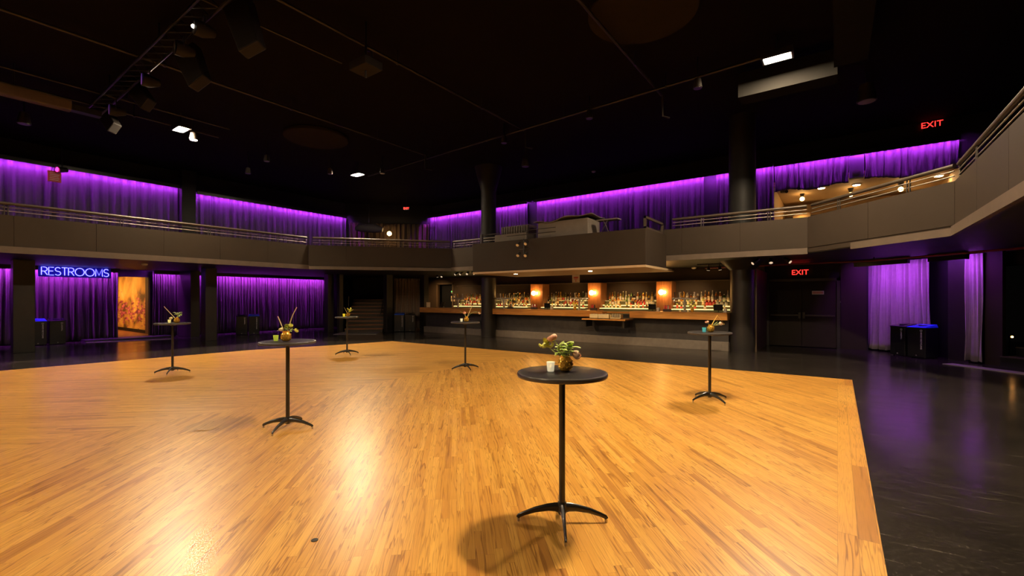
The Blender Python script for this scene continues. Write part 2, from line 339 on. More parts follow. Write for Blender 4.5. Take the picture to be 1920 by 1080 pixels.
# far side, below and above the balcony
w = MB()
w.box(-17.6, -16.45, 17.75, 17.9, 0, 2.35).box(-22.75, -17.6, 17.4, 17.6, 0, 2.7).box(-16.45, 0.76, 17.4, 17.6, 0, 2.7).box(-17.6, -16.45, 17.4, 17.6, 2.34, 2.7)
struct('wall_far_lower', w, 'black_wall')
w = MB()
w.box(-22.75, -1.86, 18.6, 18.8, 2.85, ZC).box(-1.86, 2.95, 18.6, 18.8, 5.75, ZC).box(2.95, 6.5, 18.6, 18.8, 2.85, ZC)
struct('wall_far_upper', w, 'black_wall')
struct('wall_corner_upper', MB().wallseg((-19.3, 18.55), (-22.7, 15.15), 2.85, ZC, -0.15), 'black_wall')
# right rear corner below the balcony runs diagonally
w = MB()
w.wallseg((0.5, 18.3), (3.0, 15.8), 0, 2.7, 0.15).wallseg((4.6, 14.2), (6.5, 12.3), 0, 2.7, 0.15).wallseg((3.0, 15.8), (4.6, 14.2), 2.35, 2.7, 0.15)
struct('wall_corner_right', w, 'black_wall')
struct('wall_panel', MB().box(0.08, 0.72, 17.36, 17.4, 0, 2.7), 'fascia')
struct('wall_panel_trim', MB().wallseg((2.30, 15.92), (2.62, 15.6), 0, 2.68, 0.40), 'column')['kind'] = 'structure'
# balcony: slab, fascia panels, trim
PATH = [(-16.35, -8.8), (-16.2, 9.2), (-12.7, 13.3), (-0.6, 13.3), (1.63, 10.7), (1.63, -8.8)]
struct('balcony_slab', MB().prism([(-22.75, -8.8), (-22.75, 18.6), (6.5, 18.6), (6.5, -8.8)] + [(p[0] + (0.06 if p[0] > 0 else -0.06 if p[0] < -13 else 0), p[1] + (0.06 if p[1] > 13 else 0)) for p in PATH[::-1]], 2.70, 2.85), 'soffit')
f = MB()
for a, b in zip(PATH, PATH[1:]):
    a, b = Vector(a), Vector(b); n = max(1, round((b - a).length / 1.45)); d = (b - a).normalized()
    for i in range(n):
        p, q = a.lerp(b, i / n), a.lerp(b, (i + 1) / n)
        f.wallseg(p + d * 0.004, q - d * 0.004, 2.84, 3.60, 0.10)
    f.wallseg(a + Vector((-d.y, d.x)) * 0.012, b + Vector((-d.y, d.x)) * 0.012, 2.72, 3.58, 0.07)
struct('balcony_fascia_wall', f, 'fascia')
f = MB()
for a, b, z0, z1, o in ((PATH[0], PATH[1], 2.68, 2.84, 0.05), (PATH[1], PATH[2], 2.68, 2.80, 0.05), (PATH[2], PATH[3], 2.68, 2.83, 0.05), ((0.25, 12.31), PATH[4], 2.66, 2.80, 0.03), (PATH[4], PATH[5], 2.66, 2.82, 0.05)):
    a, b = Vector(a), Vector(b); d = (b - a).normalized(); nn = Vector((-d.y, d.x))
    f.wallseg(a - nn * o, b - nn * o, z0, z1, o + 0.02)
struct('trim_1', f, 'trim')
# railings, one per stretch
def railing(a, b, label, posts, zt=3.88):
    a, b = Vector(a), Vector(b); d = (b - a).normalized(); nn = Vector((-d.y, d.x)) * 0.05
    t = thing('balcony_railing', label, 'railing', (a.x, a.y, 3.6))
    A, B = (b - a) * 0 + nn, (b - a) + nn
    MB().tube([(A.x, A.y, zt - 3.6), (B.x, B.y, zt - 3.6)], 0.038, 10).build('handrail', 'bronze', t, smooth=True)
    for z in (0.10, 0.19): MB().tube([(A.x, A.y, z), (B.x, B.y, z)], 0.011, 8).build('rail', 'rail', t, smooth=True)
    for k in range(posts):
        p = A.lerp(B, (k + 0.5) / posts)
        MB().tube([(p.x - d.x * 0.03, p.y - d.y * 0.03, 0), (p.x - d.x * 0.03, p.y - d.y * 0.03, zt - 3.61)], 0.014, 6).tube([(p.x + d.x * 0.03, p.y + d.y * 0.03, 0), (p.x + d.x * 0.03, p.y + d.y * 0.03, zt - 3.61)], 0.014, 6).build('post', 'dark_metal', t)
railing((-16.3, -6.0), (-16.2, 9.15), 'long balcony railing along the purple-curtained left side above the restrooms sign', 7)
railing((-16.1, 9.3), (-12.75, 13.25), 'slanting balcony railing across the far corner under the small amber wall lamp', 4)
railing((-12.65, 13.3), (-10.15, 13.3), 'short balcony railing between far corner and left end of the jutting booth', 2)
railing((-3.9, 13.3), (-0.62, 13.3), 'balcony railing above the bar column, right of the jutting booth', 2)
railing((-0.55, 13.25), (1.6, 10.75), 'thick slanting balcony handrail in front of the lit upstairs lounge', 2)
railing((1.63, 10.65), (1.63, -6.0), 'balcony railing climbing out of the picture above the right side', 7)
# columns
def round_col(x, y, r, z0, z1, name='column', cap=None, m='column'):
    prof = [(r, z0), (r, z1)]
    if cap: prof = [(r, z0), (r, cap), (r * 1.85, z1)]
    return struct(name, MB().lathe(prof, 40, (x, y, 0)), m, smooth=True)
round_col(-11.7, 14.45, 0.31, 0, 2.42); round_col(-2.3, 14.85, 0.33, 0, 2.70, cap=2.42)
round_col(-11.7, 14.45, 0.31, 2.85, ZC, cap=6.0, m='black_wall'); round_col(-2.3, 14.85, 0.36, 2.85, ZC, m='black_wall')
def sq_col(x0, x1, y0, y1, z0, z1): struct('column', MB().box(x0, x1, y0, y1, z0, z1), 'black_wall' if z0 > 1 else 'column', bevel=0.01)
sq_col(-19.55, -19.1, 1.98, 2.42, 0, 2.7); sq_col(-19.25, -18.85, 6.72, 7.10, 0, 2.7); sq_col(-22.7, -21.05, 6.98, 7.3, 0, 2.7)
sq_col(-22.7, -22.25, 7.06, 7.58, 2.85, ZC); sq_col(-19.32, -19.0, 11.72, 12.02, 0, 2.7); sq_col(-18.78, -18.6, 12.05, 12.25, 0, 2.7)
sq_col(-17.45, -17.2, 13.62, 13.98, 0, 2.7); sq_col(-16.55, -16.25, 15.1, 15.4, 0, 2.7)
# restroom corridor
struct('wall_mural', MB().box(-31, -24.1, 6.38, 6.5, 0, 2.6), 'mural')
struct('wall_corridor', MB().box(-24.1, -22.95, 6.32, 6.5, 0, 2.6).box(-31, -22.95, 3.2, 3.3, 0, 2.6).box(-31, -30.8, 3.3, 6.4, 0, 2.6), 'brown_wall')
struct('ceiling_corridor', MB().box(-31, -22.95, 3.2, 6.5, 2.6, 2.68), 'brown_wall')
struct('floor_corridor', MB().box(-31, -22.75, 3.3, 6.4, 0.0, 0.06), 'corridor_floor')
struct('baseboard_corridor', MB().box(-31, -24.1, 6.34, 6.38, 0.06, 0.2), 'black_wall')
struct('trim_2', MB().prism([(-21.62, 3.95), (-21.5, 3.98), (-20.8, 6.3), (-20.92, 6.32)], 0, 0.02), 'mat_grey')
struct('floor_step', MB().box(-22.72, -21.75, 4.0, 6.6, 0.0, 0.07), 'soffit')
# stair hall behind the diagonal at far left
U, N = Vector((0.7071, 0.7071)), Vector((-0.7071, 0.7071))
st = thing('staircase', 'dark wooden staircase in the far corner between two black posts', 'stairs', (-18.55, 12.3, 0), PI / 4)
for k in range(9):
    z = 0.17 * (k + 1)
    MB().box(-0.02, 1.72, 0.27 * k - 0.02, 0.27 * (k + 1), z - 0.045, z).build('tread', 'stair_wood', st, bevel=0.008)
    MB().box(0, 1.7, 0.27 * k, 0.27 * k + 0.03, z - 0.17, z - 0.045).build('riser', 'bronze', st)
MB().tube([(1.62, -0.05, 0.85), (1.62, 2.3, 2.35)], 0.022, 8).build('handrail', 'dark_metal', st, smooth=True)
o = MB().prism([(-17.72, 11.18), (-16.34, 12.36), (-17.45, 13.5), (-18.66, 12.25)], 0, 0.012).build('entrance_mat', 'mat_grey')
tag(o, 'grey floor mat at the foot of the far corner staircase', 'mat')
w = MB(); w.wallseg((-19.0, 12.3), (-21.2, 14.5), 0, 2.7, 0.1).wallseg((-17.3, 13.9), (-19.6, 16.2), 0, 2.7, -0.1).wallseg((-21.2, 14.5), (-19.6, 16.2), 0, 2.7, 0.1)
struct('wall_stair', w, 'black_wall')
# right stairs beyond the opening
st2 = thing('stage_steps', 'dark carpeted steps rising beyond the right doorway beside the amber step light', 'stairs', (2.98, 15.0, 0), -PI / 4)
for k in range(4):
    MB().box(0.02, 2.2, 0.08 + 0.45 * k, 0.08 + 0.45 * (k + 1) + 0.3, 0, 0.24 + 0.20 * k).build('step', 'black_wall', st2)
    MB().box(0.02, 2.2, 0.06 + 0.45 * k, 0.12 + 0.45 * k, 0.22 + 0.20 * k, 0.245 + 0.20 * k).build('nosing', 'bronze', st2)
struct('trim_3', MB().prism([(2.04, 14.8), (3.5, 13.35), (3.72, 13.58), (2.26, 15.03)], 0, 0.012), 'mat_grey')
sl = thing('step_light', 'tiny round amber light glowing in the dark above the right steps', 'light', (3.35, 15.74, 0.66))
MB().cyl((0, 0, 0), (0.03, -0.03, 0), 0.05, 12).build('housing', 'black_metal', sl); MB().ball((0.03, -0.035, 0), 0.024).build('lens', 'amber_pin', sl)
MB().tube([(0, 0, 0), (0, 0.1, -0.64)], 0.012).build('bracket', 'black_metal', sl)
# exit doors
fr = MB(); fr.box(-1.95, -1.86, 17.28, 17.4, 0, 2.22).box(-0.02, 0.07, 17.28, 17.4, 0, 2.22).box(-1.95, 0.07, 17.28, 17.4, 2.14, 2.22)
struct('trim_4', fr, 'column')
def door(name, x0, x1, hx):
    d = struct(name, MB().box(x0, x1, 17.30, 17.36, 0.02, 2.14), 'fascia', bevel=0.004)
    MB().box(x0 + 0.04, x1 - 0.04, 17.2, 17.26, 1.0, 1.06).build('push_bar', 'bronze', d, bevel=0.008)
    MB().box(hx - 0.035, hx + 0.035, 17.19, 17.30, 0.93, 1.13).build('latch_case', 'bronze', d, bevel=0.005)
    return d
door('door_1', -1.855, -0.945, -0.995); door('door_2', -0.935, -0.025, -0.885)
struct('door_3', MB().box(-17.55, -16.5, 17.62, 17.68, 0, 2.33), 'bin')
fr = MB(); fr.box(-17.66, -17.56, 17.3, 17.45, 0, 2.36).box(-16.49, -16.39, 17.3, 17.45, 0, 2.36).box(-17.66, -16.39, 17.3, 17.45, 2.32, 2.40)
struct('trim_5', fr, 'brown_wall')
# upstairs lounge behind the valances
w = MB(); w.box(-2.0, 3.1, 22.9, 23.1, 2.85, 5.6).box(-2.0, -1.86, 18.8, 22.9, 2.85, 5.6).box(2.95, 3.1, 18.8, 22.9, 2.85, 5.6)
struct('wall_lounge', w, 'tan_wall'); struct('ceiling_lounge', MB().box(-2.0, 3.1, 18.6, 23.1, 5.6, 5.75), 'tan_wall'); struct('floor_lounge', MB().box(-2.0, 3.1, 18.6, 23.1, 2.7, 2.85), 'soffit')
o = MB().box(-1.8, 2.8, 22.2, 22.85, 2.85, 4.9).box(-1.8, 2.8, 22.1, 22.85, 4.9, 5.0).build('lounge_cabinet', 'bronze', bevel=0.01); tag(o, 'dark cabinet along the back of the lit upstairs lounge', 'cabinet')
for k, (x, z) in enumerate(((-1.2, 0), (0.42, 1), (2.1, 2))):
    p = thing('accent_light', ('lit amber wall panel at the left end of the upstairs lounge', 'lit amber wall panel in the middle of the upstairs lounge behind the pendant', 'lit amber wall panel at the right end of the upstairs lounge')[k], 'light', (x, 22.05, 4.2), 0, 'lounge wall panels')
    MB().box(-0.3, 0.3, -0.03, 0.03, 0, 0.9).build('board', 'tan_wall', p); MB().ball((0, -0.1, 0.75 if k else 0.6), 0.075).build('lamp', 'bulb', p, smooth=True); MB().box(-0.02, 0.02, -0.08, -0.03, 0.7 if k else 0.55, 0.74 if k else 0.6).build('bracket', 'black_metal', p)
# ================================================================== BALCONY BOOTH
bt = thing('sound_booth', 'large charcoal booth jutting from the balcony over the bar', 'booth', (-10.0, 11.5, 2.42))
MB().box(0, 5.95, 0, 0.12, 0.04, 1.0).box(0, 0.12, 0.12, 1.75, 0.04, 1.0).box(5.83, 5.95, 0.12, 1.75, 0.04, 1.0).box(0.12, 5.83, 0.12, 1.75, 0.38, 0.43).build('parapet', 'fascia', bt, bevel=0.006)
MB().box(0.0, 5.95, 0.0, 2.55, -0.02, 0.04).build('soffit_board', 'tan_wall', bt)
for k, x in enumerate((1.4, 4.1)):
    d = MB().cyl((x, 0.55, -0.02), (x, 0.55, -0.035), 0.075, 20).build('downlight', 'ceiling_white', bt)
    MB().cyl((x, 0.55, -0.034), (x, 0.55, -0.042), 0.055, 20).build('lens', 'down', d)
MB().box(5.86, 5.92, 0.1, 1.6, 1.0, 1.06).box(5.86, 5.92, 0.1, 1.6, 1.28, 1.34).box(5.86, 5.92, 0.1, 0.16, 1.0, 1.34).box(5.86, 5.92, 1.54, 1.6, 1.0, 1.34).build('side_frame', 'bronze', bt)
MB().box(0.3, 0.38, 0.02, 0.1, 1.0, 1.3).tube([(0.34, 0.06, 1.27), (1.5, 0.06, 1.27)], 0.012).tube([(1.4, 0.06, 1.15), (3.2, 0.06, 1.15)], 0.012).tube([(1.4, 0.06, 1.28), (3.2, 0.06, 1.28)], 0.012).build('front_rail', 'dark_metal', bt)
c = MB(); c.box(0, 1.72, 0, 0.8, 0, 0.5)
cc = thing('mixing_desk', 'covered mixing desk with loose grey cover on top of the booth', 'desk', (-7.55, 11.75, 3.42))
c.build('case', 'canvas', cc, bevel=0.02)
MB().patch(lambda u, v: Vector((-0.12 + 1.98 * u, -0.06 + 0.92 * v, 0.5 + 0.1 * u + 0.045 * math.sin(9 * u + 2) * (1 - 0.6 * u) + 0.02 * math.sin(14 * u + 5 * v) - 0.25 * max(0, 0.07 - u))), 40, 12).build('cover', 'canvas', cc, smooth=True, solid=0.02)
cc2 = thing('equipment_rack', 'low open equipment box with a fluted case on it at the booth left end', 'box', (-9.25, 11.75, 3.42))
MB().box(0, 1.25, 0, 0.6, 0, 0.26).build('case', 'canvas', cc2, bevel=0.01)
h = MB(); h.box(0.2, 1.3, 0.1, 0.55, 0.26, 0.52)
for k in range(11): h.box(0.22 + 0.1 * k, 0.28 + 0.1 * k, 0.07, 0.1, 0.28, 0.50)
h.build('fluted_case', 'bronze', cc2)
sp = thing('music_stand', 'thin folded stand leaning at right end of the covered mixing desk', 'stand', (-5.55, 11.95, 3.42))
MB().tube([(0, 0, 0.0), (0.25, 0, 0.4)], 0.014).tube([(0.3, 0, 0.0), (0.1, 0, 0.42)], 0.014).build('legs', 'bronze', sp); MB().box(-0.1, 0.55, -0.03, 0.25, 0.40, 0.43).build('shelf', 'canvas', sp)
cl = thing('booth_spotlights', 'cluster of small black spotlights clamped on the booth front', 'spotlight', (-7.85, 11.42, 3.05))
MB().tube([(0, 0, 0.37), (0, 0, -0.15)], 0.02).tube([(-0.18, 0, 0.05), (0.2, 0, 0.05)], 0.015).tube([(0, 0.09, 0.34), (0, 0, 0.34)], 0.015).build('bracket', 'black_metal', cl)
for x, z in ((-0.16, 0.2), (0.14, 0.22), (-0.15, -0.12), (0.13, -0.14)):
    hd = MB().tube([(x, 0, z + 0.06), (x + 0.02, -0.14, z - 0.03)], [0.045, 0.06], 12).build('head', 'black_metal', cl, smooth=True); MB().cyl((x + 0.02, -0.141, z - 0.03), (x + 0.021, -0.146, z - 0.034), 0.045).build('lens', 'chrome', hd)
# ================================================================== CURTAINS AND LED STRIPS
def curtain(label, a, b, z0, z1, folds, amp=0.07, seed=0, m='drape', nrm=None, name='curtain', flare=0.0, group=None, lift=None):
    rnd = random.Random(seed); a, b = Vector(a[:2]), Vector(b[:2]); d = (b - a); L = d.length; dn = d / L
    n = Vector(nrm).normalized() if nrm else Vector((dn.y, -dn.x))
    ph = [rnd.uniform(-0.8, 0.8) for _ in range(folds + 3)]; am = [rnd.uniform(0.35, 1.3) for _ in range(folds + 3)]
    tw = [rnd.uniform(-0.5, 0.5) for _ in range(folds + 3)]
    kind = [rnd.random() for _ in range(folds + 3)]
    def P(u, v):
        k = u * folds; i = int(k); t = k - i; s = t * t * (3 - 2 * t)
        q = lambda A: A[i] * (1 - s) + A[i + 1] * s
        w = (1 - v)
        ang = 2 * PI * k + q(ph) + q(tw) * w * 2.2
        f = math.cos(ang); f = math.copysign(abs(f) ** 0.75, f)
        f = 0.80 * f + 0.32 * math.cos(2 * PI * k * 2.37 + 2 * q(ph) + 3 * q(tw) * w)
        off = amp * (0.62 + 0.45 * w ** 0.6) * q(am) * f + 0.02 * math.sin(5.1 * k + 7 * w) * w
        off += 0.05 * math.sin(PI * min(1, w * 1.0)) * (q(ph)) 
        p = a + d * u + dn * (0.03 * math.sin(ang * 0.5 + 3 * w) * w + flare * (u - 0.5) * w) + n * (off + amp)
        zz = z0 + (lift(u) if lift else 0.012 * math.sin(3.3 * k))
        return Vector((p.x, p.y, zz + (z1 - zz) * v))
    o = MB().patch(P, folds * 16, 14).build(name, m, smooth=True, solid=0.012, norm=False)
    return tag(o, label, 'curtain', group)
def led(label, a, b, z, nrm, m='led', off=0.36, sh=0.085, pel=True):
    a, b = Vector(a[:2]), Vector(b[:2]); n = Vector(nrm).normalized()
    t = thing('led_strip', label, 'light strip', (a.x, a.y, z))
    p, q = n * off, (b - a) + n * off; w = n * 0.03
    def pr(z0, z1, ww): return MB().hexa([(*(p - n * ww), z0), (*(q - n * ww), z0), (*(q + n * ww), z0), (*(p + n * ww), z0), (*(p - n * ww), z1), (*(q - n * ww), z1), (*(q + n * ww), z1), (*(p + n * ww), z1)])
    pr(0.0, 0.045, 0.03).build('channel', 'black_metal', t); pr(-0.012, 0.0, 0.018).build('diffuser', m, t)
    p, q = p + n * 0.045, q + n * 0.045
    pr(-sh, 0.045, 0.005).build('spill_lip', 'black_metal', t)  # lip added to keep the strip's light from spilling into the room
    d_ = b - a; dn_ = d_.normalized() * 0.006
    for e_ in (a * 0, d_):
        ec = MB(); u0, u1 = e_ + n * (off - 0.03), e_ + n * (off + 0.05)
        ec.hexa([(*(u0 - dn_), -sh), (*(u1 - dn_), -sh), (*(u1 + dn_), -sh), (*(u0 + dn_), -sh), (*(u0 - dn_), 0.045), (*(u1 - dn_), 0.045), (*(u1 + dn_), 0.045), (*(u0 + dn_), 0.045)])
        ec.build('end_cap', 'black_metal', t)  # caps added to hide the glowing strip ends and hold in spill
    if not pel: return t
    c0, c1 = -n * 0.02, n * (off + 0.06)
    MB().hexa([(*c0, 0.045), (*(c0 + d_), 0.045), (*(c1 + d_), 0.045), (*c1, 0.045), (*c0, 0.065), (*(c0 + d_), 0.065), (*(c1 + d_), 0.065), (*c1, 0.065)]).build('spill_cover', 'black_wall', t)  # cover board added to block purple light from the wall above
    return t
XL = -22.62; R = (1, 0)
curtain('long purple-lit curtain upstairs left of the black pilaster, above the restrooms sign', (XL, -3), (XL, 7.02), 2.86, 6.24, 34, 0.075, 1, 'drape', R)
curtain('purple-lit curtain upstairs between the black pilaster and the far corner', (XL, 7.62), (XL, 15.0), 2.86, 6.12, 28, 0.075, 2, 'drape', R)
led('purple light strip over the long upstairs left curtain', (XL, -3), (XL, 7.0), 6.27, R, off=0.28); led('purple light strip over the upstairs curtain right of the pilaster', (XL, 7.65), (XL, 14.9), 6.16, R, off=0.28)
curtain('dim brown curtain across the upstairs far corner behind the amber lamp', (-22.55, 15.3), (-19.4, 18.4), 2.86, 5.9, 16, 0.08, 3, 'drape_corner', (1, -1))
YF = 18.52; D = (0, -1)
for k, (x0, x1, fo, lab) in enumerate(((-19.3, -15.2, 20, 'purple-lit upstairs curtain between far corner and the bar column'), (-14.5, -12.45, 11, 'narrow purple-lit upstairs curtain just right of the bar column'), (-11.9, -4.2, 34, 'widest purple-lit upstairs curtain above the booth and mixing desk'), (-3.75, -3.0, 4, 'short end of purple curtain upstairs left of the right column'), (-2.75, -1.85, 6, 'dark upstairs curtain between right column and the lit lounge'))):
    curtain(lab, (x0, YF), (x1, YF), 2.86, 6.30, fo, 0.055, 10 + k, 'drape', D)
led('purple light strip over the upstairs curtain left of the bar column', (-19.3, YF), (-15.2, YF), 6.33, D, off=0.225); led('purple light strip over curtain right of the bar column', (-14.5, YF), (-12.4, YF), 6.33, D, off=0.225)
led('long purple light strip over the curtain above the booth', (-11.95, YF), (-3.0, YF), 6.33, D, off=0.225); led('purple light strip over the dark curtain beside the lounge', (-2.75, YF), (-1.86, YF), 6.33, D, off=0.225)
curtain('purple valance over the left half of the lit upstairs lounge', (-1.82, YF), (0.3, YF), 5.36, 6.28, 13, 0.055, 21, 'drape', D, 'valance', lift=lambda u: 0.05 * math.sin(9 * u))
curtain('purple valance over the right half of the lit upstairs lounge', (0.72, YF), (2.9, YF), 5.40, 6.26, 11, 0.055, 22, 'drape', D, 'valance', lift=lambda u: 0.06 * math.sin(8 * u + 1))
led('purple light strip over the left lounge valance', (-1.82, YF), (0.32, YF), 6.31, D, off=0.225); led('purple light strip over the right lounge valance', (0.34, YF), (2.9, YF), 6.30, D, off=0.225)
vb = thing('valance_speaker', 'small black speaker box in the gap between the two lounge valances', 'speaker', (0.33, 18.45, 5.5)); MB().box(-0.02, 0.36, -0.1, 0.1, 0, 0.72).build('cabinet', 'lid_dark', vb, bevel=0.01); MB().lathe([(0.11, 0), (0.11, 0.02), (0.03, 0.03)], 20, (0.17, -0.1, 0.15), Matrix.Rotation(PI / 2, 4, 'X')).build('cone', 'dark_metal', vb, smooth=True)
# lower left
curtain('narrow purple-lit curtain at the left edge, left of the square column', (XL, -2.0), (XL, 1.9), 0.04, 2.66, 12, 0.09, 31, 'drape_dark', R)
curtain('wide purple-lit curtain under the blue restrooms sign', (XL, 2.0), (XL, 5.05), 0.04, 2.66, 17, 0.11, 32, 'drape_dark', R)
curtain('purple-lit curtain right of the orange restroom doorway', (XL, 6.14), (XL, 7.0), 0.03, 2.66, 9, 0.09, 33, 'drape_dark', R)
curtain('narrow dark curtain between the two black columns right of the doorway', (XL, 7.3), (XL, 8.25), 0.03, 2.66, 6, 0.08, 34, 'drape_dark', R)
curtain('wide purple-lit curtain behind the middle pair of bins', (XL, 8.35), (XL, 13.7), 0.04, 2.68, 40, 0.085, 35, 'drape_dark', R)
led('purple light strip over the curtain at the left edge', (XL, -2.0), (XL, 1.9), 2.645, R, 'led_low'); led('purple light strip behind the restrooms sign', (XL, 2.0), (XL, 5.05), 2.645, R, 'led_low')
led('purple light strip over the curtain right of the restroom doorway', (XL, 6.14), (XL, 6.96), 2.645, R, 'led_low'); led('short purple light strip between the two black columns', (XL, 7.35), (XL, 8.1), 2.645, R, 'led_low')
led('purple light strip over the wide curtain behind the middle bins', (XL, 8.35), (XL, 13.65), 2.645, R, 'led_low')
curtain('dim brown curtain behind the pair of bins beside the bar', (-17.6, 14.4), (-16.72, 15.28), 0.1, 2.55, 9, 0.06, 36, 'drape_brown', (1, -1))
# lower right
dg = (-1, -1)
curtain('broad bright purple curtain behind the right pair of bins', (0.80, 17.66), (2.06, 16.47), 0.05, 2.66, 11, 0.06, 41, 'drape_pale', dg, flare=0.12)
curtain('narrow grey-purple curtain right of the black panel by the right bins', (2.62, 15.62), (2.86, 15.36), 0.05, 2.67, 3, 0.05, 42, 'drape_pale', dg)
struct('wall_return', MB().wallseg((2.86, 15.38), (3.1, 15.12), 0, 2.7, 0.10), 'fascia')
led('purple light strip on the soffit in front of the bright right curtain', (0.9, 17.4), (2.0, 16.3), 2.655, dg, 'led_wash', off=0.66, sh=0.14, pel=False)
led('short purple light strip on the soffit by the right doorway', (2.2, 15.85), (2.8, 15.25), 2.655, dg, 'led_wash', off=0.42, sh=0.14, pel=False)
# ================================================================== CEILING
def flood(x, y, label, on=True):
    t = thing('flood_light', label, 'lamp', (x, y, 6.5), 0, 'house flood lights')
    MB().box(-0.28, 0.28, -0.17, 0.17, 0.02, 0.14).build('housing', 'black_metal', t, bevel=0.01)
    bz = MB()
    for q in ((-0.28, 0.28, -0.17, -0.125), (-0.28, 0.28, 0.125, 0.17), (-0.28, -0.24, -0.125, 0.125), (0.24, 0.28, -0.125, 0.125)): bz.box(*q, 0.006, 0.02)
    bz.build('bezel', 'black_metal', t)
    MB().box(-0.24, 0.24, -0.125, 0.125, 0.008, 0.02).build('lens', 'lamp_glow', t)
    MB().tube([(0, 0, 0.14), (0, 0, 0.5)], 0.02).build('stem', 'black_metal', t)
    return t
flood(-15.5, 4.9, 'glaring flood light over the left side, nearest the hanging lighting bar'); flood(-15.5, 10.85, 'glaring flood light over the far left, deepest in the hall')
flood(-1.0, 10.65, 'brightest glaring flood light, high on the right beside the duct'); flood(-1.0, 4.9, 'glaring flood light above the nearest table, over the frame top')
flood(-4.5, -5.0, 'unseen fill flood light added behind the viewer over the near end of the floor'); flood(-12.5, -4.0, 'unseen fill flood light added behind the viewer over the near left end')  # two unseen lamps added behind the viewer as front fill
def pipe(label, a, b, r=0.03, m='dark_metal', drop=None, cat='pipe'):
    t = thing('ceiling_pipe', label, cat, a); d = Vector(b) - Vector(a)
    MB().tube([(0, 0, 0), d], r, 10).build('run', m, t, smooth=True)
    n = max(2, int(d.length / 2.5))
    for k in range(n):
        p = d * ((k + 0.3) / n); MB().tube([p, (p.x, p.y, ZC - a[2])], 0.008, 6).tube([p + Vector((0, 0, 0.035)), p + Vector((0, 0, -0.035))], 0.03, 8).build('hanger', 'black_metal', t)
    if drop: MB().tube([d, d + Vector((0, 0.05, 0)), d + Vector((0, 0.08, -drop)), d + Vector((0.1, 0.3, -drop))], r * 0.8, 8).build('drop', m, t, smooth=True)
    return t
pipe('long ceiling pipe over the left third of the hall', (-12.05, -3, 6.72), (-11.95, 11.1, 6.72), drop=0.5)
pipe('long ceiling pipe over the middle of the hall', (-7.8, -3, 6.72), (-7.75, 11.3, 6.72), drop=0.5)
pipe('ceiling pipe over the right of the hall, left of the brightest lamp', (-3.6, -2, 6.72), (-3.6, 11.4, 6.72), drop=0.5)
pipe('cross pipe running the width of the hall under the ceiling', (-15.8, 11.55, 6.66), (-1.3, 10.75, 6.66))
pipe('pair of thin conduits upper left, the higher one', (-15.1, -3, 6.74), (-15.0, 6.0, 6.74), 0.022); pipe('pair of thin conduits upper left, the lower one', (-15.9, -3, 6.66), (-15.8, 6.0, 6.66), 0.022)
pipe('short thin pipe hanging beside the small projector', (-8.7, 0.5, 6.6), (-8.55, 5.6, 6.6), 0.02)
sc = thing('screen_housing', 'long pale rolled screen housing hanging at upper left', 'screen', (-15.45, -3.0, 6.2)); MB().box(0, 0.26, 0, 5.55, 0, 0.24).build('case', 'screen_case', sc, bevel=0.02); MB().box(0.02, 0.24, 5.55, 6.1, 0.02, 0.16).build('end_cap', 'black_metal', sc)
for y in (0.8, 4.6): MB().tube([(0.13, y, 0.24), (0.13, y, 0.8)], 0.012).build('hanger', 'black_metal', sc)
for k, (x, y, lab) in enumerate(((-14.05, 8.25, 'dark round acoustic disc on the ceiling above the far left lamp'), (-2.95, 8.2, 'dark round acoustic disc at the top, left of the brightest lamp'))):
    o = MB().lathe([(0.98, 6.88), (1.0, 6.9), (1.0, 6.97), (0.95, 7.0)], 48, (x, y, 0)).build('acoustic_disc', 'disc', smooth=True); tag(o, lab, 'ceiling disc', 'round acoustic discs')
dc = thing('air_duct', 'rectangular metal duct hung at right beside the brightest lamp', 'duct', (0.0, 6.0, 6.35)); MB().box(-0.06, 0.5, 0, 5.4, 0, 0.4).build('main_run', 'mesh', dc); MB().box(-1.85, 0.0, 5.4, 5.9, -0.15, 0.4).build('branch', 'mesh', dc)
for y in (1.0, 3.5): MB().tube([(0.2, y, 0.4), (0.2, y, 0.75)], 0.01).build('hanger', 'black_metal', dc)
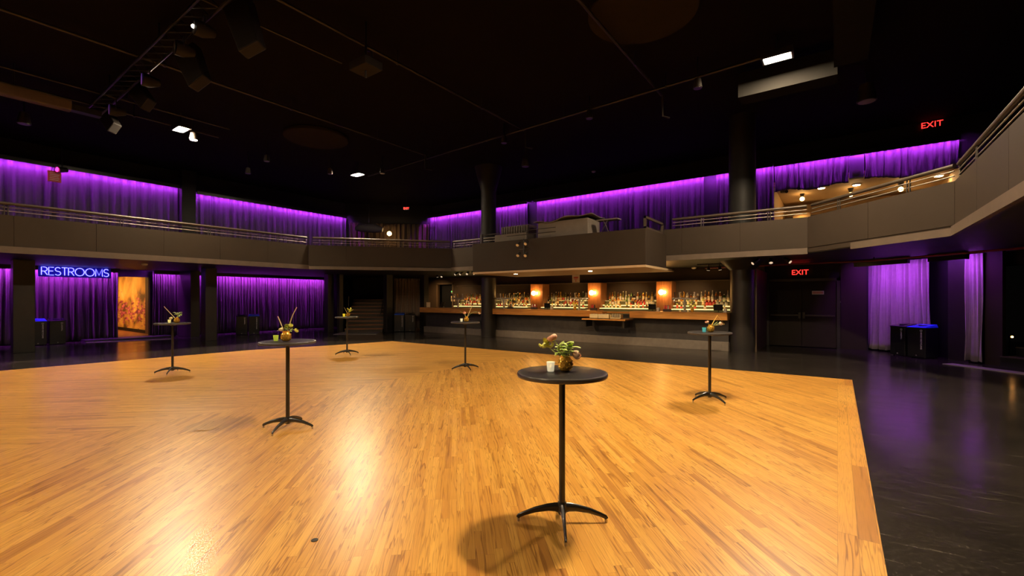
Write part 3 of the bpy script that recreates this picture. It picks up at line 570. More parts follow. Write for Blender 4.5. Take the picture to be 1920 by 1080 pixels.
# lighting bar (truss) with fixtures
tr = thing('lighting_truss', 'black lighting truss crossing the upper left under the ceiling', 'truss', (-15.8, 3.05, 6.45))
LX = 10.2
for n_, (y, z) in enumerate(((-0.15, 0), (0.15, 0), (0, 0.26))): MB().tube([(0, y, z), (LX, y, z)], 0.024, 8).build('chord', 'black_metal', tr, smooth=True)
tb = MB()
for k in range(26):
    x = 0.39 * k; tb.tube([(x, -0.15, 0), (x + 0.2, 0, 0.26)], 0.011, 6).tube([(x + 0.2, 0, 0.26), (x + 0.39, 0.15, 0)], 0.011, 6).tube([(x, -0.15, 0), (x + 0.39, 0.15, 0)], 0.011, 6)
tb.build('bracing', 'black_metal', tr)
for x in (1.5, 5, 8.7): MB().tube([(x, 0, 0.26), (x, 0, 0.55)], 0.02).build('hanger', 'black_metal', tr)
def can(px, py, lens, label):
    p = at(px, py, y=3.02)
    t = thing('stage_light', label, 'stage light', (p.x, p.y, p.z), YAW + 0.75)
    q = Vector((0.30, 0.05, 0.02))
    MB().tube([(0, 0, 0), (0.12, 0.02, 0), q], [0.13, 0.13, 0.07], 16).build('barrel', 'wedge', t, smooth=True)
    MB().tube([(-0.004, 0, 0), (-0.012, 0, 0)], [0.115, 0.105], 16).build('lens', 'wedge' if lens == 'pin_white' else 'dark_metal' if lens == 'steel' else lens, t)
    if lens == 'pin_white': MB().ball((-0.02, 0, 0), 0.032).build('bulb', lens, t, smooth=True)
    MB().tube([(0.12, -0.16, 0), (0.12, -0.16, 0.18), (0.12, 0.16, 0.18), (0.12, 0.16, 0)], 0.012, 6).tube([(0.12, 0, 0.18), (0.12, 0, max(0.25, 6.42 - p.z))], 0.014, 6).build('yoke', 'black_metal', t)
    return t
can(365, 50, 'pin_white', 'stage light with lit white lens, nearest on the truss'); can(328, 88, 'steel', 'second stage light along the truss with a dull lens')
can(266, 148, 'pin_purple', 'third stage light along the truss, purple glint in its lens'); can(205, 205, 'pin_purple', 'farthest stage light on the truss near the screen housing')
def wedge(pa, pb, wd, label):
    a = at(*pa, y=3.3); b = at(*pb, y=3.3)
    t = thing('hanging_speaker', label, 'speaker', a, YAW)
    d = b - a; u = Vector((CY * d.x + SY * d.y, -SY * d.x + CY * d.y, d.z)); L = u.length; u = u / L
    r = Vector((u.z * -1, 0, u.x)).normalized(); r = r if r.x > 0 else -r
    f_ = Vector((0, 0.28, 0))
    p = [u * 0, r * wd, r * wd + f_, f_]; q = [v + u * L for v in p]; q[1] = q[1] - r * wd * 0.25; q[2] = q[2] - r * wd * 0.25
    MB().hexa(p + q).build('cabinet', 'wedge', t, bevel=0.03)
    MB().tube([r * wd * 0.5 + f_ * 0.5, (wd * 0.5, 0.0, 6.6 - a.z)], 0.016, 6).build('hanger', 'black_metal', t)
wedge((414, 14), (446, 96), 0.50, 'tilted black speaker hanging from truss, nearest and highest'); wedge((324, 105), (352, 162), 0.50, 'tilted black speaker hanging from truss, second from the top')
wedge((222, 155), (262, 203), 0.42, 'tilted black speaker hanging from truss, third from the top'); wedge((170, 204), (200, 246), 0.40, 'tilted grey-black speaker hanging lowest from truss, beside the screen housing')
pj = thing('projector', 'small black projector hanging under the ceiling above the hall centre', 'projector', (-7.45, 5.4, 6.03)); MB().box(-0.26, 0.26, -0.2, 0.2, 0, 0.16).build('case', 'wedge', pj, bevel=0.015); MB().tube([(0, 0, 0.16), (0, 0, 0.95)], 0.02).build('pole', 'black_metal', pj); MB().tube([(0, 0, 0), (0, 0, -0.14)], 0.02).build('pull_rod', 'dark_metal', pj)
for x, z in ((-0.2, 0.3), (0.2, 0.3)): MB().tube([(x, 0, 0.16), (x, 0, z), (0, 0, z + 0.1)], 0.012).build('arm', 'black_metal', pj)
def ceil_can(px, py, lens, label, z=6.35, s=1.0):
    p = at(px, py, z=z); t = thing('ceiling_can_light', label, 'spotlight', p, 0)
    MB().lathe([(0.02 * s, 0.22 * s), (0.07 * s, 0.2 * s), (0.10 * s, 0.0)], 16).build('shade', 'dark_metal', t, smooth=True)
    MB().lathe([(0.085 * s, -0.004), (0.085 * s, -0.012)], 16).build('lens', lens, t); MB().tube([(0, 0, 0.2 * s), (0, 0, ZC - z)], 0.014).build('stem', 'black_metal', t)
ceil_can(363, 262, 'pin_white', 'small cone spotlight hanging just right of the left flood light', 6.3, 1.1); ceil_can(619, 326, 'steel', 'small dark can light left of the middle flood light'); ceil_can(717, 325, 'steel', 'small dark can light right of the middle flood light')
ceil_can(1308, 165, 'steel', 'small dark can light under the ceiling left of the duct', 6.3); ceil_can(985, 312, 'steel', 'dark can light above the booth under the ceiling', 6.2, 1.4); ceil_can(1105, 222, 'steel', 'dark can light on the cross pipe above the booth', 6.4); ceil_can(945, 268, 'steel', 'dark can light where the middle pipe meets the cross pipe', 6.4)
ceil_can(45, 232, 'steel', 'dark can light below the screen housing at left edge', 6.2, 1.4); ceil_can(500, 302, 'steel', 'dark can light between the left and middle flood lights', 6.3); ceil_can(465, 325, 'steel', 'dark can light low between the left flood lamp and pilaster', 6.2); ceil_can(1625, 190, 'steel', 'broad dark dish lamp right of the brightest flood light', 6.3, 2.0)
def detector(p, label, up=True):
    o = MB().lathe([(0.04, -0.06), (0.075, -0.045), (0.085, -0.02), (0.085, 0.0)], 20, p).build('smoke_detector', 'ceiling_white', smooth=True); tag(o, label, 'smoke detector')
detector(at(1113, 321, z=ZC - 0.001), 'pale smoke detector on the dark ceiling above the booth'); detector(at(271, 494.5, z=2.70), 'pale smoke detector on the soffit above the restroom doorway'); detector(at(1301, 501, z=2.70), 'pale smoke detector on the soffit right of the booth')
# ================================================================== SIGNS
def exit_sign(p, rz, s, label, hang=None, wall=False):
    t = thing('exit_sign', label, 'sign', p, rz)
    MB().box(-0.19 * s, 0.19 * s, -0.02, 0.03, -0.115 * s, 0.115 * s).build('housing', 'black_metal', t, bevel=0.005)
    text_mesh('lettering', 'EXIT', 0.235 * s, 'exit_red', t, (0, -0.024, 0), (PI / 2, 0, 0), 0.003, 0.0)
    if hang: MB().tube([(0, 0, 0.115 * s), (0, 0, hang)], 0.012).build('stem', 'black_metal', t)
exit_sign(at(762, 391, z=6.1), PI / 5, 0.62, 'small red exit sign hanging over the far corner', ZC - 6.1); exit_sign(at(1747, 234, y=18.56), 0, 1.05, 'red exit sign high above the right lounge valance'); exit_sign(at(1500, 511, y=17.36), 0, 0.98, 'red exit sign above the black double doors')
p = at(280, 530, y=6.28); t = thing('fire_alarm_sign', 'small red sign on the wall inside the restroom doorway', 'sign', p); MB().box(-0.07, 0.07, -0.02, 0.03, -0.13, 0.13).build('plate', 'red_print', t); MB().box(-0.04, 0.04, -0.024, -0.019, -0.04, 0.09).build('mark', 'white_card', t)
# neon
ns = thing('restrooms_sign', 'blue neon sign reading RESTROOMS above the left curtain', 'sign', (-22.12, 2.9, 2.36), PI / 2)
W = 1.84
MB().box(-0.03, W + 0.03, 0.0, 0.05, -0.03, 0.36).build('backing', 'neon_back', ns)
MB().box(0.3, 0.34, 0.02, 0.06, 0.36, 0.335 + 0.01).box(1.5, 1.54, 0.0, 0.05, 0.34, 0.345).build('bracket', 'black_metal', ns)
def arc(cx, cy, rx, ry, a0, a1, n=14): return [(cx + rx * math.cos(math.radians(a0 + (a1 - a0) * i / n)), cy + ry * math.sin(math.radians(a0 + (a1 - a0) * i / n))) for i in range(n + 1)]
GL = {'R': (0.62, [[(0.05, 0), (0.05, 1), (0.32, 1)] + arc(0.32, 0.74, 0.24, 0.26, 90, -90) + [(0.05, 0.48)], [(0.30, 0.48), (0.58, 0)]]),
      'E': (0.56, [[(0.52, 1), (0.06, 1), (0.06, 0), (0.52, 0)], [(0.06, 0.52), (0.46, 0.52)]]),
      'S': (0.62, [arc(0.31, 0.75, 0.24, 0.25, 30, 270) + arc(0.31, 0.25, 0.26, 0.25, 90, -150)]),
      'T': (0.58, [[(0.02, 1), (0.56, 1)], [(0.29, 1), (0.29, 0)]]),
      'O': (0.98, [arc(0.49, 0.5, 0.44, 0.5, 0, 360, 28)]),
      'M': (0.82, [[(0.06, 0), (0.10, 1), (0.41, 0.15), (0.72, 1), (0.76, 0)]])}
hh = 0.27; tot = sum(GL[c_][0] for c_ in 'RESTROOMS') * hh; gap = (W - 0.06 - tot) / 8; xx = 0.03
for c_ in 'RESTROOMS':
    wd, strokes = GL[c_]; mb = MB()
    for s_ in strokes: mb.tube([(xx + q[0] * hh, -0.035, 0.03 + q[1] * hh) for q in s_], 0.0115, 8)
    mb.build('letter', 'neon', ns, smooth=True); xx += wd * hh + gap
def plate(name, px0, py0, px1, py1, y, label, mats, rows, cat='sign', frame=None):
    a, b = at(px0, py0, y=y), at(px1, py1, y=y); x0, x1, z0, z1 = a.x, b.x, min(a.z, b.z), max(a.z, b.z)
    t = thing(name, label, cat, ((x0 + x1) / 2, y, z0)); w, h = (x1 - x0) / 2, z1 - z0
    MB().box(-w, w, -0.012, 0.0, 0, h).build('plate', mats[0], t)
    mb = MB()
    for (u0, u1, v0, v1) in rows: mb.box(-w + 2 * w * u0, -w + 2 * w * u1, -0.015, -0.012, h * v0, h * v1)
    mb.build('print', mats[1], t); return t
plate('notice_sign', 1426, 527, 1433.5, 545, 17.39, 'small upright red and white sign between column and double doors', ('white_card', 'red_print'), [(0.12, 0.88, 0.75, 0.93), (0.15, 0.3, 0.08, 0.7), (0.42, 0.6, 0.08, 0.7), (0.72, 0.86, 0.08, 0.7)])
plate('door_notice', 1522.5, 545.5, 1545, 552, 17.29, 'small red and white notice on the right leaf of double doors', ('white_card', 'red_print'), [(0.05 + 0.075 * k, 0.1 + 0.075 * k, 0.2, 0.8) for k in range(12)])
plate('wall_notice', 1571, 564, 1582, 568, 17.39, 'tiny pale two-line lettering on the purple wall right of doors', ('lid_dark', 'white_card'), [(0.1, 0.7, 0.55, 0.9), (0.0, 1.0, 0.1, 0.42)])
plate('wall_control', 1417, 556, 1436, 566, 17.39, 'pale switch plate with an arrow beside the round column', ('white_card', 'dark_print'), [(0.1, 0.5, 0.2, 0.5), (0.6, 0.9, 0.5, 0.8)])
plate('leaflet_rack', 1420, 568, 1436, 583, 17.39, 'dark leaflet rack on the wall below the switch plate', ('dark_metal', 'white_card'), [(0.1 + 0.2 * k, 0.2 + 0.2 * k, 0.75 - 0.12 * k, 0.95) for k in range(4)])
pf = thing('fire_signboard', 'small dark red notice board with pale lines hung before the upstairs left curtain', 'sign', at(102, 331, x=-22.2), PI / 2)
MB().box(-0.17, 0.17, -0.01, 0.01, -0.19, 0.19).build('board', 'red_print', pf)
mb = MB()
for k in range(5): mb.box(-0.12, 0.10 + 0.02 * (k % 2), -0.014, -0.01, 0.11 - 0.06 * k, 0.13 - 0.06 * k)
mb.build('print', 'white_card', pf); MB().tube([(0, 0, 0.19), (0, 0.03, 0.75)], 0.01).build('hanger', 'black_metal', pf)
pk = thing('moving_head_light', 'dark spotlight with glowing pink lens above the small red notice board', 'stage light', at(108, 318, x=-22.0), 0)
MB().tube([(0, 0, 0), (-0.1, 0.25, 0.06)], [0.11, 0.08], 14).build('barrel', 'black_metal', pk, smooth=True); MB().tube([(0.005, -0.02, 0), (0.0, -0.005, 0)], 0.08, 14).build('lens', 'pin_pink', pk); MB().tube([(-0.05, 0.12, 0.1), (-0.05, 0.12, 1.1)], 0.02).build('bracket', 'black_metal', pk)
bs = thing('corner_speaker', 'long dark speaker slung at the far corner end of the left upstairs curtain', 'speaker', at(692, 428, x=-20.8), YAW); MB().tube([(-0.75, 0, -0.05), (-0.5, 0, 0.05), (0.3, 0, 0.0), (0.75, 0, -0.08)], [0.1, 0.24, 0.26, 0.12], 14).build('cabinet', 'lid_dark', bs, smooth=True); MB().tube([(0, 0, 0.2), (0, 0, 1.6)], 0.02).build('hanger', 'black_metal', bs)
ul = thing('corner_lamp', 'glowing amber wall lamp upstairs in the far corner', 'lamp', at(730, 438, y=16.35), PI / 4); MB().ball((0, 0, 0), 0.12).build('globe', 'bulb', ul, smooth=True); MB().tube([(0, 0, 0.1), (0, 0.1, 0.2), (0, 0.75, 0.2)], 0.018).build('arm', 'black_metal', ul)
# lounge lamps
for k, (px, py, lab) in enumerate(((1504, 374, 'glowing pendant lamp at left in the upstairs lounge'), (1595, 366, 'dark cone pendant lamp in the middle of the upstairs lounge'), (1689, 356, 'glowing pendant lamp at right in the upstairs lounge, starred brightest'))):
    p = at(px, py, y=20.5); t = thing('pendant_lamp', lab, 'lamp', p, 0, 'lounge pendant lamps')
    MB().lathe([(0.05, 0.10), (0.13, 0.38), (0.12, 0.38), (0.04, 0.11)], 20).build('shade', 'black_metal', t, smooth=True); MB().ball((0, 0, 0.02), 0.075).build('bulb', 'bulb', t, smooth=True); MB().tube([(0, 0, 0.3), (0, 0, 5.6 - p.z)], 0.008).build('cord', 'black_metal', t)
for k, (px, py, lab) in enumerate(((1606, 346, 'round recessed ceiling light right of the middle lounge pendant'), (1760, 329, 'round recessed ceiling light at the right end of the lounge'), (1540, 352, 'round recessed ceiling light at the left end of the lounge'))):
    p = at(px, py, z=5.59); t = thing('recessed_light', lab, 'ceiling light', p); MB().lathe([(0.13, -0.02), (0.14, 0.0)], 24).build('ring', 'ceiling_white', t); MB().lathe([(0.1, -0.03), (0.1, -0.02)], 24).build('lens', 'down', t)
ws = thing('lounge_camera', 'dark security camera at the left end of the lounge opening', 'camera', at(1463, 360, y=19.1)); MB().tube([(0, 0, 0.15), (0.05, 0, 0.05), (0.12, -0.1, 0)], 0.025).build('arm', 'black_metal', ws); MB().tube([(0.05, -0.02, 0), (0.22, -0.25, -0.06)], 0.06, 12).build('body', 'black_metal', ws, smooth=True)
# soffit red pipe and spot clusters
rp = thing('sprinkler_pipe', 'red sprinkler pipe running under the right soffit', 'pipe', (-3.6, 16.0, 2.6)); MB().tube([(0, 0, 0), (4.4, -0.4, 0), (7.0, -3.0, 0), (7.0, -9, 0)], 0.025, 8).build('run', 'red_pipe', rp, smooth=True)
for q in ((1.0, -0.09), (4.4, -0.4), (7.0, -4.0)): MB().tube([(q[0], q[1], 0), (q[0], q[1], 0.1)], 0.012).build('hanger', 'black_metal', rp)
def spots(name, p, heads, label):
    t = thing(name, label, 'spotlight', p)
    MB().box(-0.45, 0.45, -0.02, 0.02, 0.12, 0.15).tube([(0, 0, 0.15), (0, 0, 2.70 - p[2])], 0.02).build('track', 'black_metal', t)
    for (x, dx, dy) in heads:
        hd = MB().tube([(x, 0, 0.06), (x + dx * 0.16, dy * 0.16, -0.06)], [0.04, 0.055], 14).tube([(x, 0, 0.14), (x, 0, 0.04)], 0.012).build('head', 'black_metal', t, smooth=True)
        e = Vector((dx * 0.16, dy * 0.16, -0.12)).normalized(); q = Vector((x + dx * 0.16, dy * 0.16, -0.06)); MB().tube([q, q + e * 0.008], 0.045, 14).build('lens', 'spot_glow', hd)
spots('track_spotlights', at(872, 512, y=14.2), [(-0.35, -0.5, -1), (-0.1, -0.3, -1), (0.2, 0.3, -1), (0.4, 0.5, 0.2)], 'cluster of small track spotlights under soffit left of the bar column')
spots('track_spotlights', at(1445, 489, y=14.2), [(-0.3, -0.8, -0.6), (0.0, 0.1, -0.5), (0.32, 0.9, -0.4)], 'cluster of small track spotlights under soffit right of the bar column')
spots('bar_spotlights', at(1335, 503, y=15.4), [(-0.1, -0.1, 0.1), (0.22, 0.1, 0.1)], 'pair of small spotlights over the right end of the bar')
spots('bar_spotlights', at(824, 517, y=15.4), [(-0.15, 0.0, 0.1), (0.2, 0.2, -0.6)], 'pair of small spotlights over the left end of the bar')
# ================================================================== BAR
BX0, BX1 = -15.75, -2.62
bar = thing('bar_counter', 'long wooden-topped bar counter with dark front along the far side', 'bar', (BX0, 14.35, 0)); LB = BX1 - BX0; g0, g1 = 8.95, 10.15
MB().box(0, g0, 0, 0.62, 0.93, 1.155).box(g1, LB, 0, 0.62, 0.93, 1.155).build('counter_top', 'bar_wood', bar, bevel=0.012)
MB().box(g0, g1, 0.3, 0.62, 1.06, 1.12).box(g0, g0 + 0.26, -0.06, 0.3, 0.89, 1.12).build('gap_shelf', 'bar_wood', bar, bevel=0.006)
MB().box(g0 - 0.35, g1 + 0.02, -0.42, 0.32, 0.84, 0.89).build('service_shelf', 'bar_wood', bar, bevel=0.012)
MB().box(g0 - 0.30, g0 - 0.24, -0.3, 0.2, 0.6, 0.84).box(g1 - 0.12, g1 - 0.06, -0.3, 0.2, 0.6, 0.84).build('shelf_bracket', 'black_metal', bar)
MB().box(0.1, LB - 0.02, 0.32, 0.4, 0.27, 0.93).build('front_panel', 'bar_front', bar)
MB().box(0.05, LB - 0.01, 0.22, 0.4, 0.0, 0.27).build('kick_panel', 'kick', bar, bevel=0.004)
MB().box(LB - 0.75, LB - 0.2, 0.205, 0.22, 0.03, 0.24).build('vent_grille', 'kick', bar)
MB().box(0, 0.08, 0.4, 2.2, 0, 0.93).build('end_panel', 'brown_wall', bar)
def sconce(x, label):
    t = thing('wall_sconce', label, 'lamp', (x, 16.44, 1.80), 0, 'bar sconces')
    MB().lathe([(0.06, 0), (0.06, 0.02)], 20, (0.05, 0.06, 0), Matrix.Rotation(PI / 2, 4, 'X')).build('plate', 'steel', t); MB().tube([(0.05, 0.05, 0), (0.05, -0.02, -0.03), (0, -0.08, -0.02)], 0.012).build('arm', 'steel', t, smooth=True); MB().ball((-0.02, -0.115, 0.0), 0.095, 18).build('globe', 'sconce_glow', t, smooth=True)
for k, (x0, x1) in enumerate(((-10.98, -10.34), (-8.19, -7.61), (-5.41, -4.85))):
    struct('column', MB().box(x0, x1, 16.5, 17.05, 0, 2.2), 'pillar_wood', bevel=0.006)
    sconce((x0 + x1) / 2 - 0.02, ('glowing globe sconce on the left wooden bar pillar', 'glowing globe sconce on the middle wooden bar pillar', 'glowing globe sconce on the right wooden bar pillar')[k])
struct('wall_back_bar', MB().box(-15.9, -2.0, 17.05, 17.2, 0, 2.2), 'bar_back')
w = MB(); w.box(-15.9, -2.0, 17.25, 17.4, 2.235, 2.7).box(-19.6, -17.66, 17.34, 17.4, 0, 2.7).box(-16.39, -15.9, 17.34, 17.4, 0, 2.7).box(-17.66, -16.39, 17.34, 17.4, 2.4, 2.7)
struct('wall_bar', w, 'bar_back')
struct('trim_6', MB().box(-15.9, -2.0, 16.98, 17.2, 2.2, 2.235), 'trim')
struct('trim_7', MB().box(-1.97, -1.93, 14.95, 17.4, 0, 2.45), 'brown_wall')
BAYS = [(-15.45, -11.02, 'far left bay'), (-10.32, -8.22, 'bay right of the left sconce'), (-7.59, -5.43, 'bay right of the middle sconce'), (-4.83, -2.9, 'bay right of the right sconce')]
for k, (x0, x1, nm) in enumerate(BAYS):
    t = thing('bottle_shelf', 'lit stepped bottle shelf in the ' + nm + ' of the back bar', 'shelf', ((x0 + x1) / 2, 16.25, 0), 0, 'stepped bottle shelves'); w = (x1 - x0) / 2
    MB().box(-w, w, 0.0, 0.78, 0, 0.98).build('cabinet', 'bin', t)
    MB().box(-w, w, 0.08, 0.38, 0.98, 1.195).build('lower_step', 'shelf', t); MB().box(-w, w, 0.38, 0.60, 0.98, 1.31).build('middle_step', 'shelf', t); MB().box(-w, w, 0.60, 0.78, 0.98, 1.475).build('upper_step', 'shelf', t)
    MB().box(-w, w, 0.08, 0.38, 1.195, 1.20).box(-w, w, 0.38, 0.60, 1.31, 1.315).box(-w, w, 0.60, 0.78, 1.475, 1.48).build('glowing_top', 'lit_top', t)
    for z, y in ((1.188, 0.062), (1.303, 0.362), (1.05, -0.016)): MB().box(-w, w, y, y + 0.017, z - 0.008, z + 0.007).build('light_strip', 'shelf_led', t)
# bottles: eight shapes
BOT = {'amber': (0.62, 0.22, 0.03), 'clear': (0.86, 0.80, 0.66), 'green': (0.20, 0.36, 0.07), 'golden': (0.85, 0.52, 0.08), 'dark': (0.05, 0.03, 0.02), 'olive': (0.45, 0.42, 0.09), 'blue-tinted': (0.25, 0.34, 0.42), 'red': (0.45, 0.03, 0.03)}
for k_, c_ in BOT.items(): MAT['glass_' + k_] = mat('bottle_glass_' + k_.replace('-', '_'), c_, 0.08, var=0.25, scale=25, coat=0.5, trans=0.6)
SHAPES = {'slim': (0.034, 0.30, 0.55, 0.013), 'round-shouldered': (0.042, 0.30, 0.62, 0.015), 'tall tapered': (0.038, 0.34, 0.45, 0.013), 'squat': (0.048, 0.22, 0.60, 0.016), 'square-shouldered': (0.044, 0.27, 0.70, 0.016)}
LABC = {'white': 'white_card', 'cream': 'cream_paper', 'dark': 'dark_print', 'red': 'red_print'}
PROTO = {}
def bottle(col, sh, lc):
    key = (col, sh, lc)
    if key not in PROTO:
        r, h, s_, n_ = SHAPES[sh]; mb = MB(); e = 12
        mb.mi = 0; mb.lathe([(r * 0.92, 0), (r, 0.008), (r, h * s_), (r * 0.8, h * (s_ + 0.08)), (n_, h * (s_ + 0.2)), (n_, h * 0.90)], e)
        mb.mi = 1; mb.lathe([(r * 1.015, h * 0.14), (r * 1.015, h * (s_ - 0.1))], e)
        mb.mi = 2; mb.lathe([(n_ * 1.15, h * 0.90), (n_ * 1.15, h)], 10)
        o = mb.build('bottle', ['glass_' + col, LABC[lc], 'steel' if lc == 'white' else 'dark_print' if lc != 'cream' else 'gold'], smooth=True); PROTO[key] = o; return o
    o = PROTO[key].copy(); COL.objects.link(o); return o
ORD = 'first second third fourth fifth sixth seventh eighth ninth tenth eleventh twelfth thirteenth fourteenth fifteenth sixteenth seventeenth eighteenth nineteenth twentieth'.split()
rb = random.Random(5)
runs = [(-15.2, -13.95, 'left of the bar column'), (-12.85, -11.1, 'between bar column and left sconce')] + [(-10.22, -8.32, 'between left and middle sconces'), (-7.49, -5.53, 'between middle and right sconces'), (-4.73, -3.02, 'right of the right sconce')]
for ri, (x0, x1, nm) in enumerate(runs):
    n = round((x1 - x0) / 0.118)
    for y_, z_, row, sk in ((16.94, 1.48, 'top', 0.06), (16.73, 1.315, 'middle', 0.12)):
        cans = row == 'middle' and ri >= 2
        for i in range(n):
            if rb.random() < sk: continue
            x = x0 + (x1 - x0) * (i + (0.5 if row == 'top' else 0.35)) / n + rb.uniform(-0.015, 0.015)
            col = rb.choice(['amber', 'clear', 'clear', 'golden', 'golden', 'olive', 'green', 'dark', 'amber']); sh = rb.choice(list(SHAPES)); lc = rb.choice(['white', 'cream', 'cream', 'dark', 'white', 'red'])
            if cans and i >= n - 6: sh = 'squat'; col = 'red' if i < n - 3 else 'clear'; lc = 'red' if i < n - 3 else 'white'
            o = bottle(col, sh, lc); o.location = (x, y_ + rb.uniform(-0.02, 0.02), z_); o.scale = (1.05, 1.05, 1.12)
            tag(o, f'{sh} {col} bottle, {ORD[i]} from left on {row} step {nm}', 'bottle', 'bottles on the back bar')
    m_ = round((x1 - x0) / 0.15)
    for i in range(m_):
        if rb.random() < 0.12: continue
        x = x0 + (x1 - x0) * (i + 0.5) / m_ + rb.uniform(-0.02, 0.02)
        col = rb.choice(list(BOT)); sh = rb.choice(['squat', 'slim', 'square-shouldered', 'squat']); lc = rb.choice(list(LABC))
        o = bottle(col, sh, lc); o.location = (x, 16.48, 1.20); o.scale = (0.85,) * 3
        tag(o, f'smaller {sh} {col} bottle, {ORD[i]} from left on lower step {nm}', 'bottle', 'bottles on the back bar')
# things on the counter
def tap(px, label, wide=True):
    p = at(px, 579, y=14.6); t = thing('beer_tap', label, 'beer tap', (p.x, 14.6, 1.155))
    MB().lathe([(0.07, 0), (0.07, 0.02), (0.04, 0.03), (0.04, 0.42), (0.02, 0.44)], 18).build('column', 'chrome', t, smooth=True)
    MB().tube([(-0.38, 0, 0.42), (0.38, 0, 0.42)], 0.035, 14).build('crossbar', 'chrome', t, smooth=True)
    for k in range(5):
        x = -0.3 + 0.15 * k; f = MB().tube([(x, 0, 0.40), (x, -0.09, 0.38), (x, -0.1, 0.31)], 0.012, 8).build('faucet', 'chrome', t, smooth=True)
        MB().tube([(x, -0.03, 0.44), (x, -0.05, 0.62)], [0.012, 0.024], 8).build('handle', ('dark_print', 'white_card', 'gold')[k % 3], f, smooth=True)
tap(859, 'chrome beer tap tower at the left end of the bar, left of the column'); tap(945, 'chrome beer tap tower just right of the bar column'); tap(1086, 'chrome beer tap tower left of the middle pillar'); tap(1284, 'chrome beer tap tower near the right end of the bar')
def pos(px, label):
    p = at(px, 580, y=14.6); t = thing('register_screen', label, 'screen', (p.x, 14.65, 1.155))
    MB().box(-0.10, 0.10, -0.07, 0.07, 0, 0.012).tube([(0, 0.03, 0.01), (0, 0.03, 0.1)], 0.02).build('stand', 'black_metal', t); MB().box(-0.13, 0.13, -0.02, 0.01, 0.06, 0.24).build('screen', 'pos', t, bevel=0.006); MB().box(0.16, 0.24, -0.06, 0.06, 0, 0.12).build('printer', 'ceiling_white', t, bevel=0.01)
pos(1025, 'black register screen on the bar in front of the left sconce bay'); pos(1222, 'black register screen on the bar left of the right sconce'); pos(1346, 'black register screen at the right end of the bar')
def caddy(px, label, mats):
    p = at(px, 580, y=14.6); t = thing('napkin_caddy', label, 'caddy', (p.x, 14.66, 1.155))
    MB().box(-0.12, 0.12, -0.06, 0.06, 0, 0.08).build('tray', 'dark_print', t, bevel=0.005)
    for k, m_ in enumerate(mats): MB().lathe([(0.022, 0.02), (0.026, 0.15), (0.012, 0.2)], 10, (-0.08 + 0.055 * k, 0, 0)).build('jar', m_, t, smooth=True)
caddy(1000, 'bar caddy with jars in front of the left pillar', ('white_card', 'red_cup', 'steel', 'red_print')); caddy(1112, 'bar caddy with red cups in front of the middle pillar', ('red_cup', 'red_cup', 'dark_print')); caddy(1250, 'bar caddy with red cups in front of the right pillar', ('red_cup', 'red_cup', 'clear', 'red_print')); caddy(955, 'bar caddy of mixed jars right of the bar column', ('clear', 'gold', 'dark_print', 'clear'))
def bouquet(px, label):
    p = at(px, 583, y=14.5); t = thing('bar_vase', label, 'vase', (p.x, 14.5, 1.155)); MB().lathe([(0.035, 0), (0.055, 0.04), (0.05, 0.09), (0.03, 0.12)], 18).build('vase', 'gold', t, smooth=True)
    mb = MB()
    for k in range(7):
        a = k * 0.9; q = Vector((0.09 * math.cos(a), 0.05 * math.sin(a), 0.2 + 0.05 * (k % 3))); mb.tube([(0, 0, 0.1), q], 0.005, 5).ball(q, 0.028, 8)
    mb.build('flowers', 'lime', t, smooth=True)
bouquet(1078, 'little gold vase of lime flowers on the bar left of the middle pillar'); bouquet(1298, 'little gold vase of yellow flowers on the bar near its right end')
for k, (px, lab) in enumerate(((1275, 'small glowing votive on the bar left of the right tap tower'), (1290, 'small glowing votive on the bar right of the right tap tower'))):
    p = at(px, 583, y=14.42); t = thing('votive_candle', lab, 'candle', (p.x, 14.42, 1.155)); MB().lathe([(0.025, 0), (0.033, 0.07), (0.03, 0.07), (0.024, 0.01)], 14).build('glass', 'cream', t, smooth=True); MB().ball((0, 0, 0.045), 0.012, 8).build('flame', 'flame', t)
p = at(803, 576, y=14.6); t = thing('menu_card', 'cream card standing at the left end of the bar', 'card', (p.x, 14.6, 1.155)); MB().box(-0.12, 0.12, 0, 0.02, 0, 0.24).build('card', 'cream_paper', t); MB().box(-0.07, 0.07, 0.0, 0.1, 0, 0.01).build('foot', 'dark_print', t)
p = at(827, 576, y=14.6); t = thing('tip_box', 'small tilted wooden easel on the bar before the dark doorway', 'easel', (p.x, 14.65, 1.155)); MB().hexa([(-0.14, -0.02, 0.05), (0.12, -0.02, 0.05), (0.12, 0.02, 0.05), (-0.14, 0.02, 0.05), (-0.12, 0.08, 0.24), (0.1, 0.08, 0.24), (0.1, 0.11, 0.24), (-0.12, 0.11, 0.24)]).build('board', 'bronze', t); MB().tube([(-0.1, 0, 0), (-0.1, 0.03, 0.08)], 0.008).tube([(0.09, 0, 0), (0.09, 0.03, 0.08)], 0.008).tube([(0, 0.14, 0), (0, 0.08, 0.2)], 0.008).build('legs', 'chrome', t)
plate('bar_notice', 796, 556, 803, 563, 17.33, 'tiny dark three-line sign on the brown wall left of bar doorway', ('white_card', 'dark_print'), [(0.1, 0.9, 0.1, 0.25), (0.1, 0.9, 0.45, 0.6), (0.1, 0.9, 0.75, 0.9)])
plate('license_frame', 846, 555, 853, 565, 17.33, 'small framed cream certificate right of the bar doorway', ('cream_paper', 'dark_print'), [(0.2, 0.8, 0.3, 0.4), (0.2, 0.8, 0.6, 0.7)])
t = thing('status_light', 'tiny green indicator light right of the dark bar doorway', 'light', at(847, 547, y=17.3)); MB().box(-0.03, 0.03, 0, 0.03, -0.09, 0.05).build('box', 'ceiling_white', t); MB().ball((0, -0.01, 0.01), 0.022, 8).build('lens', 'green_led', t)
p0 = at(1073, 530, y=13.9); p1 = at(1087, 516, y=13.9)
